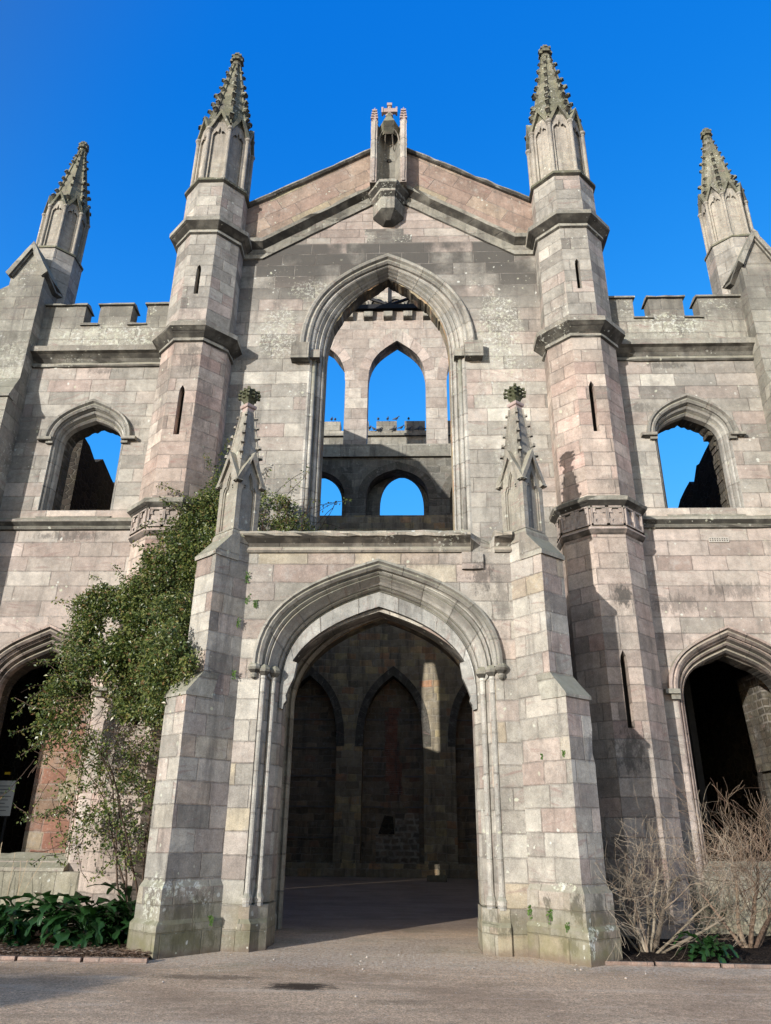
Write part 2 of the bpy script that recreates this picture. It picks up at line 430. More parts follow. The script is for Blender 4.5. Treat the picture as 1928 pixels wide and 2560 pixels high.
M_RUB = stone('dark_hall_rubble', [(0, (.16, .13, .10)), (.3, (.28, .22, .17)), (.55, (.23, .19, .15)), (.8, (.36, .27, .19)), (1, (.27, .16, .12))], .26, .5, blk=.0, joint=(.34, .30, .24), joint_w=.022, wobk=6., grime=.5, sat=1.02, gain=.95)
M_RUBP = stone('hall_pier_rubble', [(0, (.20, .17, .13)), (.3, (.33, .28, .21)), (.55, (.27, .23, .18)), (.8, (.44, .36, .22)), (1, (.36, .20, .13))], .30, .5, blk=.0, joint=(.40, .36, .29), joint_w=.022, wobk=6., grime=.5, sat=1.02, gain=1.15)
M_RUBM = stone('grey_arcade_rubble', [(0, (.12, .115, .10)), (.4, (.20, .19, .165)), (.7, (.16, .15, .13)), (1, (.24, .22, .18))], .36, .6, blk=0., joint=(.28, .26, .22), joint_w=.02, wobk=5., grime=.6, gain=1.)
M_PLIN = stone('mossy_plinth_stone', [(0, (.31, .28, .21)), (.5, (.38, .345, .26)), (1, (.33, .29, .23))], .45, 1.3, lichen=.5, grime=.3, moss_low=.8, stain_shade_at=[(5.6, .5, .8, .5, .9), (7.4, .4, 1., .5, .8)])  # right-hand patches add the buttress shade to the moss
M_RUBL = rubble('ruined_side_wall_rubble', ((.03, .026, .024), (.05, .042, .036), (.07, .055, .045)), 3.2, 6.)
M_RUBRED = stone('red_pier_stone', [(0, (.25, .11, .075)), (.25, (.31, .155, .105)), (.45, (.34, .285, .20)), (.6, (.27, .125, .085)), (.8, (.28, .20, .14)), (1, (.35, .30, .21))], .31, .5, blk=0., wobk=3., joint=(.36, .31, .25), joint_w=.018, sat=.92, grime=.3, gain=.95)
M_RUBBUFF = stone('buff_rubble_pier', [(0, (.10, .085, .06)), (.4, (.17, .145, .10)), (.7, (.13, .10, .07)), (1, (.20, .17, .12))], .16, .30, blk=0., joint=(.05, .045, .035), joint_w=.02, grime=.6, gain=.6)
M_TOWER = stone('tower_pink_ashlar', [(0, (.34, .28, .25)), (.3, (.40, .325, .285)), (.6, (.36, .31, .28)), (1, (.42, .38, .335))], .62, 1.35, joint_w=.02, grime=.15)
M_TGREY = stone('tower_grey_slab', PAL_GREY, .72, 2.6, joint_w=.03, grime=.5, lichen=.3)
M_BRICKD = stone('old_red_brick', [(0, (.22, .09, .06)), (.5, (.30, .13, .09)), (1, (.20, .10, .075))], .09, .24, blk=0., joint=(.26, .21, .16), joint_w=.014, wobk=3., grime=.5, sat=1.)
M_LIMEW = stone('hearth_blocking', [(0, (.10, .09, .08)), (.3, (.22, .18, .15)), (.6, (.15, .12, .10)), (1, (.30, .23, .18))], .24, .36, blk=0., joint=(.62, .58, .50), joint_w=.05, wobk=9., grime=.25, sat=1.)
M_BLACK = plain('black_steel', (.012, .012, .014), (.02, .02, .022), 5., .5, .05, .5)
M_STEEL = plain('galvanised_steel', (.55, .58, .62), (.48, .5, .54), 3., .45, .05, .5)
M_TIMB = plain('pale_band_stone', (.22, .20, .19), (.15, .14, .13), 4., .8, .1)
M_NEARBLACK = plain('near_black', (.02, .018, .016), (.03, .028, .026), 5.)  # near-black; stands in for shade in slits, vent holes and side rooms

# ------------------------------------------------------------------ geometry helpers
def bez(p0, p1, p2, p3, t):
    a = (1 - t) ** 3; b_ = 3 * (1 - t) ** 2 * t; c = 3 * (1 - t) * t * t; d = t ** 3
    return (a * p0[0] + b_ * p1[0] + c * p2[0] + d * p3[0], a * p0[1] + b_ * p1[1] + c * p2[1] + d * p3[1])

def arch(w, zs, za, k1=None, k2=None, slope=.32, n=14):
    """pointed four-centred arch from (-w,zs) over (0,za) to (w,zs)"""
    r = za - zs
    k1 = r * .6 if k1 is None else k1
    k2 = w * .58 if k2 is None else k2
    h = [bez((w, zs), (w, zs + k1), (k2, za - slope * k2), (0, za), i / n) for i in range(n + 1)]
    return [(-x, z) for x, z in h] + [(x, z) for x, z in reversed(h[:-1])]

def interp(pts):
    xs = [p[0] for p in pts]
    def f(x):
        if x <= xs[0]:
            return pts[0][1]
        for i in range(len(xs) - 1):
            if x <= xs[i + 1] + 1e-9:
                t = (x - xs[i]) / max(1e-9, xs[i + 1] - xs[i])
                return pts[i][1] + t * (pts[i + 1][1] - pts[i][1])
        return pts[-1][1]
    return f

def hole(pts, zlo):
    """opening below curve pts (sorted in x), above zlo"""
    pts = [(pts[0][0], pts[0][1])] + [p for a, p in zip(pts, pts[1:]) if p[0] > a[0] + 1e-5]
    return {'xs': [p[0] for p in pts], 'hi': interp(pts), 'lo': zlo}

def wall(mb, x0, x1, z0, top, holes, y0, y1, ends=True, step=None):
    if not callable(top):
        tv = top
        tops = [(x0, tv), (x1, tv)]
        top = lambda x: tv
    else:
        tops = getattr(top, 'pts', [])
    bx = {x0, x1} | {p[0] for p in tops if x0 < p[0] < x1}
    for h in holes:
        bx |= {x for x in h['xs'] if x0 < x < x1}
    bx = sorted(bx)
    for xa, xb in zip(bx, bx[1:]):
        if xb - xa < 1e-6:
            continue
        xm = (xa + xb) / 2
        hs = sorted([h for h in holes if h['xs'][0] < xm < h['xs'][-1]], key=lambda h: h['lo'])
        cur = (z0, z0)
        for h in hs:
            lo = h['lo']
            if lo > cur[0] + 1e-6:
                mb.quad((xa, y0, cur[0]), (xb, y0, cur[1]), (xb, y0, lo), (xa, y0, lo))
                mb.quad((xb, y1, cur[1]), (xa, y1, cur[0]), (xa, y1, lo), (xb, y1, lo))
                mb.quad((xa, y0, lo), (xb, y0, lo), (xb, y1, lo), (xa, y1, lo))
            ha, hb = h['hi'](xa), h['hi'](xb)
            mb.quad((xa, y0, ha), (xa, y1, ha), (xb, y1, hb), (xb, y0, hb))
            cur = (ha, hb)
        ta, tb = top(xa), top(xb)
        mb.quad((xa, y0, cur[0]), (xb, y0, cur[1]), (xb, y0, tb), (xa, y0, ta))
        mb.quad((xb, y1, cur[1]), (xa, y1, cur[0]), (xa, y1, ta), (xb, y1, tb))
        mb.quad((xa, y0, ta), (xb, y0, tb), (xb, y1, tb), (xa, y1, ta))
    for h in holes:
        xa, xb = h['xs'][0], h['xs'][-1]
        mb.quad((xa, y0, h['lo']), (xa, y1, h['lo']), (xa, y1, h['hi'](xa)), (xa, y0, h['hi'](xa)))
        mb.quad((xb, y1, h['lo']), (xb, y0, h['lo']), (xb, y0, h['hi'](xb)), (xb, y1, h['hi'](xb)))
    if ends:
        mb.quad((x0, y1, z0), (x0, y0, z0), (x0, y0, top(x0)), (x0, y1, top(x0)))
        mb.quad((x1, y0, z0), (x1, y1, z0), (x1, y1, top(x1)), (x1, y0, top(x1)))

def plfn(pts):
    f = interp(pts)
    f.pts = pts
    return f

def with_jambs(pts, z0, n=6):
    xl, zl = pts[0]; xr, zr = pts[-1]
    return [(xl, z0 + (zl - z0) * i / n) for i in range(n)] + pts + [(xr, zr + (z0 - zr) * (i + 1) / n) for i in range(n)]

def sweep(mb, inner, outer, prof, ywall, cx=0.):
    """moulding: grid between two matching curves; prof = (s, y) with y relative to ywall"""
    n = len(inner); k = len(prof)
    P = []
    L = [0.]
    for i in range(n):
        if i:
            L.append(L[-1] + math.dist(outer[i], outer[i - 1]))
        for s, y in prof:
            x = inner[i][0] + (outer[i][0] - inner[i][0]) * s
            z = inner[i][1] + (outer[i][1] - inner[i][1]) * s
            P.append((cx + x, ywall + y, z))
    w = [0.]
    for a, b in zip(prof, prof[1:]):
        w.append(w[-1] + math.hypot((b[0] - a[0]) * .4, b[1] - a[1]))
    F = []; U = []
    for i in range(n - 1):
        for j in range(k - 1):
            F.append([i * k + j, i * k + j + 1, (i + 1) * k + j + 1, (i + 1) * k + j])
            U.append([(w[j], L[i]), (w[j + 1], L[i]), (w[j + 1], L[i + 1]), (w[j], L[i + 1])])
    mb.add(P, F, U)

def extrude_x(mb, prof, x0, x1, dz=0., n=1):
    """profile (y,z) counter-clockwise seen from +x... closed; run along x, z raised linearly by dz"""
    rings = []
    for i in range(n + 1):
        t = i / n
        rings.append([(x0 + (x1 - x0) * t, y, z + dz * t) for y, z in prof])
    mb.loft(rings)

def shift(o, *objs):
    pass

SX = (-1, 1)

# ================================================================== CASTLE
castle = thing('ruined_castle', 'roofless pink and grey sandstone castle front with pinnacled turrets, gable, arched windows and porch', 'castle', (0, 15, 0))
YW = 15.0

# ---- central gable wall
win_out = arch(1.90, 12.30, 14.98, 1.55, 1.15, .42)
win_in = arch(1.54, 12.25, 14.80, 1.45, .85, .55)
door_out = arch(2.04, 4.05, 6.04, .9, 1.2, .30)
door_in = arch(1.80, 4.0, 5.80, .8, 1.05, .30)
wall_top = plfn([(-4.4, 15.2), (-3.3, 15.25), (0, 17.42), (3.3, 15.25), (4.4, 15.2)])
mb = MB()
def clipped(pts):
    f = interp(pts)
    return f
# field of old ashlar up to 15.75, newer pink courses above
ft = plfn([(-4.4, 15.2), (-3.3, 15.25), (-2.55, 15.74), (2.55, 15.74), (3.3, 15.25), (4.4, 15.2)])
wall(mb, -4.4, 4.4, 0, ft, [hole(door_out, 0), hole(win_out, 7.45)], YW, YW + .30)
mb.build('gable_wall', M_WALL, castle)
mb = MB()
wall(mb, -2.55, 2.55, 15.74, plfn([(-2.55, 15.741), (0, 17.42), (2.55, 15.741)]), [], YW, YW + .45, ends=False)
mb.build('gable_field', M_GABTOP, castle, label='paler renewed pink courses under the gable')
# a few old dark blocks that step up into the pink field
mb = MB()
for x0, x1, z0, z1 in ((-.55, .62, 15.742, 16.0), (-.62, .4, 16.003, 16.2)):
    mb.box(x0, x1, YW - .004, YW + .1, z0, z1)
mb.build('old_blocks', stone('old_block_ashlar', PAL_FACADE, .26, .42, dark=(15.5, 15.7, 16.3, 16.5, .7), lichen=1.2), castle)
# inner thickness with ragged window head
mb = MB()
rag = []
rr = random.Random(3)
for i, (x, z) in enumerate(arch(1.525, 12.3, 14.84, 1.5, .6, .72, n=44)):
    if i % 3 == 0: jj = rr.uniform(-.05, .02)
    rag.append((x, z + (0 if abs(x) > 1.5 else jj + rr.uniform(-.012, .012))))
wall(mb, -4.4, 4.4, 0, plfn([(-4.4, 15.2), (0, 17.6), (4.4, 15.2)]), [hole(arch(1.86, 4.0, 5.76, .8, 1.05, .30), 0), hole(rag, 7.45)], YW + .30, YW + .68)
mb.build('inner_wall', M_RUBP, castle)

# window moulding
prof = [(0, .32), (0, .25), (.08, .22), (.16, .25), (.22, .18), (.34, .13), (.46, .17), (.52, .10), (.60, .06), (.68, .09), (.76, .02), (.88, -.01), (1., 0.0)]
mb = MB()
sweep(mb, with_jambs(win_in, 7.45), with_jambs(win_out, 7.45), prof, YW)
mb.build('window_moulding', M_MOULD, castle, smooth=False)
# hood mould
ho_i = arch(1.88, 12.38, 15.0, 1.55, 1.15, .42); ho_o = arch(2.13, 12.38, 15.27, 1.6, 1.25, .42)
mb = MB()
sweep(mb, ho_i, ho_o, [(0, 0), (0, -.06), (.2, -.10), (.45, -.07), (.6, -.14), (.85, -.16), (1, -.13), (1, 0)], YW)
mb.build('hood_mould', M_HOOD, castle)
for s in SX:
    mb = MB(); mb.box(min(s * 1.87, s * 2.30), max(s * 1.87, s * 2.30), YW - .24, YW + .02, 12.02, 12.46)
    mb.build('hood_stop', M_DRESS, castle)
    mb = MB(); mb.box(min(s * 1.62, s * 1.865), max(s * 1.62, s * 1.865), YW - .10, YW + .15, 12.12, 12.34)
    mb.build('impost_block', M_DRESS, castle)
    # jamb shaft
    mb = MB(); mb.lathe(s * 1.76, YW + .07, [(.05, 7.45), (.05, 12.12)], 8, flat=False)
    mb.build('jamb_shaft', M_MOULD, castle, smooth=True)

# ---- main doorway in the wall behind the porch
mb = MB()
sweep(mb, with_jambs(door_in, 0), with_jambs(door_out, 0), [(0, .31), (0, .2), (.2, .15), (.4, .2), (.55, .08), (.75, .02), (.9, .04), (1, -.01)], YW)
mb.build('inner_door_moulding', M_MOULD, castle)

# ---- raked gable parapet, string and coping
for s in SX:
    # band of slanted courses between string and coping
    x0, x1 = .30, 3.85
    def zb(x): return 17.60 - .634 * x
    def zt(x): return 19.20 - .589 * x
    A = [(s * x0, YW - .02, zb(x0)), (s * x1, YW - .02, zb(x1)), (s * x1, YW - .02, zt(x1)), (s * x0, YW - .02, zt(x0))]
    B = [(p[0], YW + .45, p[2]) for p in A]
    sl = math.atan(.6)
    def ruv(p):
        return (p[0] * math.cos(sl) * 1. - s * p[2] * math.sin(sl), p[2] * math.cos(sl) + s * p[0] * math.sin(sl))
    fs = [[0, 1, 2, 3], [7, 6, 5, 4], [1, 0, 4, 5], [2, 1, 5, 6], [3, 2, 6, 7], [0, 3, 7, 4]]
    V = A + B
    if s < 0:
        fs = [list(reversed(f)) for f in fs]
    mb = MB(); mb.add(V, fs, [[ruv(V[i]) for i in f] for f in fs])
    mb.build('gable_parapet', M_GAB, castle)
    # coping
    mb = MB()
    pr = [(-.10, .0), (-.14, .06), (-.12, .12), (.2, .2), (.55, .12), (.5, 0)]
    rings = []
    for i in range(13):
        x = .42 + (3.72 - .42) * i / 12
        j = rr.uniform(-.012, .012)
        rings.append([(s * x, YW + y, zt(x) + z + j) for y, z in (pr if s < 0 else pr)])
    # small flat return beside the turret
    rings.append([(s * 3.95, YW + y, zt(3.72) + z) for y, z in pr])
    if s > 0:
        rings = rings[::-1]
    mb.loft(rings)
    mb.build('gable_coping', M_DRESS, castle)
    # string moulding
    mb = MB()
    pr = [(.0, -.42), (-.05, -.40), (-.07, -.30), (-.03, -.26), (-.06, -.12), (-.24, 0.), (-.26, .10), (-.02, .24)]
    rings = []
    for x in [.36 + (3.25 - .36) * i / 12 for i in range(13)]:
        j = rr.uniform(-.008, .008)
        rings.append([(s * x, YW + y, zb(x) + .10 + z + j) for y, z in pr])
    rings.append([(s * 3.95, YW + y, zb(3.25) + .10 + z) for y, z in pr])
    if s > 0:
        rings = rings[::-1]
    mb.loft(rings)
    mb.build('gable_string', M_DRESS, castle)

# ---- niche at the gable apex
def half_oct(w, yb, z, depth=None):
    d = depth or w * .95
    return [(-w, yb, z), (-w, yb - d * .35, z), (-w * .42, yb - d, z), (w * .42, yb - d, z), (w, yb - d * .35, z), (w, yb, z)]
mb = MB()
yb = YW + .1
rings = [half_oct(.14, yb, 16.27, .34), half_oct(.40, yb, 16.52, .52), half_oct(.42, yb, 16.86, .56), half_oct(.36, yb, 16.88, .50), half_oct(.45, yb, 17.04, .60), half_oct(.45, yb, 17.12, .60), half_oct(.54, yb, 17.24, .70), half_oct(.54, yb, 17.33, .70)]
mb.loft(rings)
mb.build('corbel', stone('corbel_stone', PAL_GREY, 9, 9, joints=False, grime=.6, lichen=.5), castle)
mb = MB()
# niche: back and canted sides
for a, b_ in (((-.34, 14.68), (-.17, 14.98)), ((-.17, 14.98), (.17, 14.98)), ((.17, 14.98), (.34, 14.68))):
    mb.quad((a[0], a[1], 17.33), (b_[0], b_[1], 17.33), (b_[0], b_[1], 19.72), (a[0], a[1], 19.72))
mb.box(-.44, .44, 15.0, 15.4, 17.2, 19.9)
mb.build('niche_back', stone('niche_stone', PAL_GREY, .6, 9, grime=.4, lichen=.9, dark=(17.5, 17.8, 19.4, 19.8, .35)), castle)
for s in SX:
    mb = MB()
    mb.box(s * .40 - .085, s * .40 + .085, 14.50, 15.2, 17.33, 19.62)
    mb.box(s * .40 - .035, s * .40 + .035, 14.465, 14.5, 17.36, 19.6)
    mb.build('niche_pier', stone('niche_pier_stone', PAL_PINK, .7, 9, grime=.2, lichen=.2), castle)
    for yy, zz in ((14.58, 0), (15.1, -.25)):
        mb = MB()
        mb.lathe(s * .40, yy, [(.085, 19.62 + zz), (.065, 19.66 + zz), (.012, 20.10 + zz), (.012, 20.20 + zz)], 4, PI / 4)
        for k in range(4):
            z = 19.70 + zz + k * .11
            r = .085 - k * .013
            for q in range(4):
                a = q * PI / 2 + PI / 4
                cx, cy = s * .40 + math.cos(a) * r * 1.15, yy + math.sin(a) * r * 1.15
                mb.hexa([(cx - .028, cy - .028, z), (cx + .028, cy - .028, z), (cx + .028, cy + .028, z), (cx - .028, cy + .028, z),
                         (cx - .032, cy - .032, z + .045), (cx + .032, cy - .032, z + .045), (cx + .032, cy + .032, z + .045), (cx - .032, cy + .032, z + .045)])
        mb.build('niche_pinnacle', M_NEW, castle)
# canopy with ribbed vault
mb = MB()
def ring6(w, z, y0=15.1, d=.62):
    return half_oct(w, y0, z, d)
mb.loft([ring6(.335, 19.30, 15.05, .38), ring6(.36, 19.62, 15.1, .60), ring6(.30, 19.78, 15.1, .52), ring6(.16, 20.02, 15.05, .36), ring6(.09, 20.22, 15.0, .26)], cap0=False)
mb.build('niche_canopy', M_SPIRE, castle)
mb = MB()
for a in (-.3, -.12, .12, .3):
    mb.tube([(a, 14.75 if abs(a) > .2 else 14.95, 19.0), (a * .8, 14.7, 19.3), (a * .3, 14.6, 19.5)], .018, 5)
mb.build('niche_rib', M_COLN, castle)
mb = MB()
mb.lathe(0, 14.87, [(.10, 20.20), (.10, 20.25), (.05, 20.28), (.045, 20.42), (.05, 20.66), (.03, 20.70)], 6)
mb.hexa([(-.20, 14.82, 20.36), (.20, 14.82, 20.36), (.20, 14.92, 20.36), (-.20, 14.92, 20.36), (-.20, 14.82, 20.50), (.20, 14.82, 20.50), (.20, 14.92, 20.50), (-.20, 14.92, 20.50)])
mb.box(-.225, -.175, 14.80, 14.94, 20.33, 20.53); mb.box(.175, .225, 14.80, 14.94, 20.33, 20.53); mb.box(-.07, .07, 14.80, 14.94, 20.60, 20.70)
mb.build('gable_cross', M_NEW, castle)
mb = MB(); mb.lathe(0, 14.96, [(.055, 0), (.055, .02), (.03, .021)], 12, flat=False)
mb = MB(); mb.tube([(0, 14.982, 18.62), (0, 14.95, 18.62)], .06, 12)
mb.build('niche_boss', M_NEARBLACK, castle)

# ---- turrets
BANDM = [stone('band_stone', PAL_PINK, 9, 9, joints=False, grime=.3)]
def turret(s):
    cx, cy = s * 4.55, 14.85
    r = .785
    root = None
    mb = MB()
    def ring(rr_, z):
        q = rr_ / math.cos(PI / 8)
        return [(cx + q * math.cos(PI / 8 + PI / 4 * j), cy + q * math.sin(PI / 8 + PI / 4 * j), z) for j in range(8)]
    def tier(z0, z1, rt, slit):
        R0, R1 = ring(rt, z0), ring(rt, z1)
        for j in range(8):
            a, b2 = j, (j + 1) % 8
            if j == 5 and slit:      # front face, normal -y
                h = rt * math.tan(PI / 8)
                zs, za, w = slit
                hp = [(cx - w, zs[1]), (cx - w * .75, zs[1] + .10), (cx, za), (cx + w * .75, zs[1] + .10), (cx + w, zs[1])]
                wall(mb, cx - h, cx + h, z0, z1, [hole(hp, zs[0])], cy - rt, cy - rt + .22, ends=False)
            else:
                mb.quad(R0[a], R0[b2], R1[b2], R1[a])
    tier(0., 7.30, .795, ((3.40, 4.62), 4.82, .065))
    tier(7.88, 12.1, r, ((9.55, 10.62), 10.82, .065))
    tier(12.5, 15.35, r, ((13.38, 14.1), 14.26, .055))
    tier(15.6, 17.05, .76, None)
    t = mb.build('turret', M_TURR, castle)
    # near-black core paints the shade of the hollow behind the slits
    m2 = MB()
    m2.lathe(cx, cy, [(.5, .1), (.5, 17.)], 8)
    m2.build('slit_shade_core', M_NEARBLACK, t)
    def ringpart(nm, prof, mat, n=8):
        m = MB(); m.lathe(cx, cy, prof, n)
        return m.build(nm, mat, t)
    ringpart('band_frieze', [(.82, 7.30), (.82, 7.83)], BANDM[0])
    ringpart('band_cornice', [(.80, 7.70), (.86, 7.73), (.86, 7.77), (.97, 7.86), (.99, 7.93), (.97, 7.95), (.80, 8.03)], M_DRESS)
    ringpart('band_base', [(.80, 7.17), (.83, 7.20), (.87, 7.27), (.86, 7.31), (.80, 7.34)], M_MOULDP)
    ringpart('lower_cornice', [(.79, 11.98), (.84, 12.0), (.84, 12.07), (.80, 12.10), (.86, 12.16), (.99, 12.27), (1.02, 12.29), (1.02, 12.41), (.80, 12.58)], M_DRESS)
    ringpart('upper_cornice', [(.79, 15.22), (.84, 15.25), (.84, 15.32), (.80, 15.34), (.86, 15.38), (.98, 15.46), (1.01, 15.48), (1.01, 15.60), (.76, 15.78)], M_DRESS)
    # quatrefoil panels: two on each visible face
    for j in (3, 4, 5, 6, 7):
        ang = PI / 4 * (j + 1)
        nx, ny = math.cos(ang), math.sin(ang); tx, ty = -ny, nx
        for q in (-.5, .5):
            m = MB()
            w = .325; hh = .21
            cz = 7.565
            cu = q * w * 1.02
            rp = .82
            def P3(u, z, d): return (cx + nx * (rp + d) + tx * u, cy + ny * (rp + d) + ty * u, z)
            # frame
            for (u0, u1, z0, z1) in ((-w / 2, w / 2, -hh, -hh + .035), (-w / 2, w / 2, hh - .035, hh), (-w / 2, -w / 2 + .03, -hh, hh), (w / 2 - .03, w / 2, -hh, hh)):
                m.hexa([P3(cu + u0, cz + z0, 0), P3(cu + u0, cz + z0, .045), P3(cu + u1, cz + z0, .045), P3(cu + u1, cz + z0, 0),
                        P3(cu + u0, cz + z1, 0), P3(cu + u0, cz + z1, .045), P3(cu + u1, cz + z1, .045), P3(cu + u1, cz + z1, 0)])
            # cusps between the four lobes
            for a in range(4):
                dx, dz = [(-1, -1), (1, -1), (1, 1), (-1, 1)][a]
                c0 = (cu + dx * (w / 2 - .03), cz + dz * (hh - .035))
                pts = [c0, (cu + dx * .055, c0[1]), (cu + dx * .075, cz + dz * .115), (cu + dx * .052, cz + dz * .058), (cu + dx * .10, cz + dz * .065), (c0[0], cz + dz * .06)]
                k = len(m.v)
                m.v += [P3(u, z, .03) for u, z in pts]
                m.f.append([k + i for i in range(6)])
            m.build('quatrefoil', BANDM[0], t)
    lantern(t, cx, cy, 17.05, 1.0)
    return t

def lantern(par, cx, cy, z0, sc, lean=0.):
    """octagonal arcaded stage and crocketed spire; heights from z0"""
    def Z(z): return z0 + (z - 17.05) * sc
    r = .62 * sc
    m = MB(); m.lathe(cx, cy, [(.76 * sc, Z(16.98)), (.83 * sc, Z(17.02)), (.83 * sc, Z(17.09)), (.66 * sc, Z(17.17))], 8)
    m.build('lantern_base', M_SPIRE, par)
    m = MB(); m.lathe(cx, cy, [(.60 * sc, Z(17.1)), (.60 * sc, Z(19.2))], 8)
    m.build('lantern', M_COLN, par)
    rc = .68 * sc
    q = 1 / math.cos(PI / 8)
    for j in range(8):
        ang = PI / 8 + PI / 4 * j
        if math.sin(ang) > .5:
            continue
        x, y = cx + rc * q * math.cos(ang), cy + rc * q * math.sin(ang)
        m = MB()
        m.lathe(x, y, [(.085 * sc, Z(17.10)), (.085 * sc, Z(17.20)), (.06 * sc, Z(17.26)), (.052 * sc, Z(17.3)), (.052 * sc, Z(18.88)), (.06 * sc, Z(18.90)), (.06 * sc, Z(18.94)), (.085 * sc, Z(19.0)), (.085 * sc, Z(19.05)), (.05 * sc, Z(19.09))], 10, flat=False)
        m.build('column', M_COLN, par, smooth=False)
    for j in range(8):
        ang = PI / 4 * (j + 1)
        nx, ny = math.cos(ang), math.sin(ang); tx, ty = -ny, nx
        hw = rc * math.tan(PI / 8)
        def P3(u, z, d): return (cx + nx * (rc + d) + tx * u, cy + ny * (rc + d) + ty * u, z)
        m = MB()
        # gable: two raking bars, tympanum, trefoil arch head, inner panel mouldings
        za, ze = Z(19.74), Z(19.06)
        th = .085 * sc
        for sg in (-1, 1):
            a0 = (sg * hw * 1.08, ze); a1 = (0, za)
            b0 = (sg * hw * 1.08 - sg * th * 1.1, ze); b1 = (0, za - th * 1.9)
            d0, d1 = -.10 * sc, .06 * sc
            ring0 = [P3(a0[0], a0[1], d1), P3(b0[0], b0[1], d1), P3(b0[0], b0[1], d0), P3(a0[0], a0[1], d0)]
            ring1 = [P3(a1[0], a1[1], d1), P3(b1[0], b1[1], d1), P3(b1[0], b1[1], d0 - .0), P3(a1[0], a1[1], d0 - .0)]
            m.loft([ring0, ring1] if sg > 0 else [ring1, ring0])
        k = len(m.v)
        m.v += [P3(-hw * .95, ze, -.04 * sc), P3(hw * .95, ze, -.04 * sc), P3(0, za - th, -.04 * sc)]
        m.f.append([k, k + 1, k + 2])
        m.build('lantern_gable', M_SPIRE, par)
        if ny > .6:
            continue
        # arched panel surround in low relief
        m = MB()
        hp = [(-hw * .62, Z(18.72)), (-hw * .60, Z(18.86)), (-hw * .3, Z(18.98)), (-hw * .16, Z(18.93)), (0, Z(19.14)), (hw * .16, Z(18.93)), (hw * .3, Z(18.98)), (hw * .60, Z(18.86)), (hw * .62, Z(18.72))]
        mw = MB()
        wall(mw, -hw * .86, hw * .86, Z(17.18), Z(19.3), [hole(hp, Z(17.20))], 0, .09 * sc, ends=False)
        pts = [P3(v[0], v[2], -.02 * sc - v[1] * .6) for v in mw.v]
        m.add(pts, [list(reversed(f)) for f in mw.f] if False else mw.f)
        m.build('lantern_panel', M_COLN, par)
    # spire with crockets up its ribs
    m = MB()
    m.lathe(cx, cy, [(.64 * sc, Z(19.08)), (.60 * sc, Z(19.3)), (.115 * sc, Z(22.36))], 8)
    rnd = random.Random(int(cx * 100) + 5)
    for j in range(8):
        ang = PI / 8 + PI / 4 * j
        ca, sa = math.cos(ang), math.sin(ang)
        def rad(z): return (.60 + (.115 - .60) * (z - 19.3) / 3.06) * q * sc
        # rib roll
        m.tube([(cx + ca * rad(19.3), cy + sa * rad(19.3), Z(19.3)), (cx + ca * rad(22.36), cy + sa * rad(22.36), Z(22.36))], .04 * sc, 5)
        for k in range(8):
            z = 19.55 + k * .355
            rr_ = rad(z)
            g = (1.15 - .055 * k) * sc
            x, y = cx + ca * (rr_ + .045 * g), cy + sa * (rr_ + .045 * g)
            tx, ty = -sa, ca
            def Q(a, b2, c): return (x + ca * a * g + tx * b2 * g, y + sa * a * g + ty * b2 * g, Z(z) + c * g)
            if rnd.random() < .07: continue
            z += rnd.uniform(-.03, .03); g *= rnd.uniform(.8, 1.15)
            jt = rnd.uniform(-.02, .02)
            m.hexa([Q(-.07, .035, -.10), Q(-.07, -.035, -.10), Q(.02, -.03, -.07), Q(.02, .03, -.07),
                    Q(-.07, .05, .03), Q(-.07, -.05, .03), Q(.085 + jt, -.055, .0), Q(.085 + jt, .055, .0)])
            m.hexa([Q(.0, .065, .0), Q(.0, -.065, .0), Q(.10 + jt, -.05, -.01), Q(.10 + jt, .05, -.01),
                    Q(.0, .05, .065), Q(.0, -.05, .065), Q(.075, -.035, .055 + jt), Q(.075, .035, .055 + jt)])
    m.build('spire', M_SPIRE, par)
    m = MB()
    m.lathe(cx, cy, [(.13 * sc, Z(22.32)), (.165 * sc, Z(22.36)), (.165 * sc, Z(22.41)), (.11 * sc, Z(22.44)), (.12 * sc, Z(22.55)), (.17 * sc, Z(22.72)), (.15 * sc, Z(22.80)), (.11 * sc, Z(22.86)), (.06 * sc, Z(22.95)), (.02 * sc, Z(22.99))], 8)
    for lay, (zz, rr_, g) in enumerate(((22.60, .15, 1.0), (22.76, .15, .9), (22.88, .09, .7))):
        for j in range(8):
            a = PI / 4 * j + (PI / 8 if lay % 2 == 0 else 0)
            x, y = cx + math.cos(a) * rr_ * sc, cy + math.sin(a) * rr_ * sc
            s_ = .05 * g * sc
            m.hexa([(x - s_, y - s_, Z(zz) - s_), (x + s_, y - s_, Z(zz) - s_), (x + s_, y + s_, Z(zz) - s_), (x - s_, y + s_, Z(zz) - s_),
                    (x - s_ * .7, y - s_ * .7, Z(zz) + s_), (x + s_ * .7, y - s_ * .7, Z(zz) + s_), (x + s_ * .7, y + s_ * .7, Z(zz) + s_), (x - s_ * .7, y + s_ * .7, Z(zz) + s_)])
    m.build('finial', M_SPIRE, par)

for s in SX:
    turret(s)

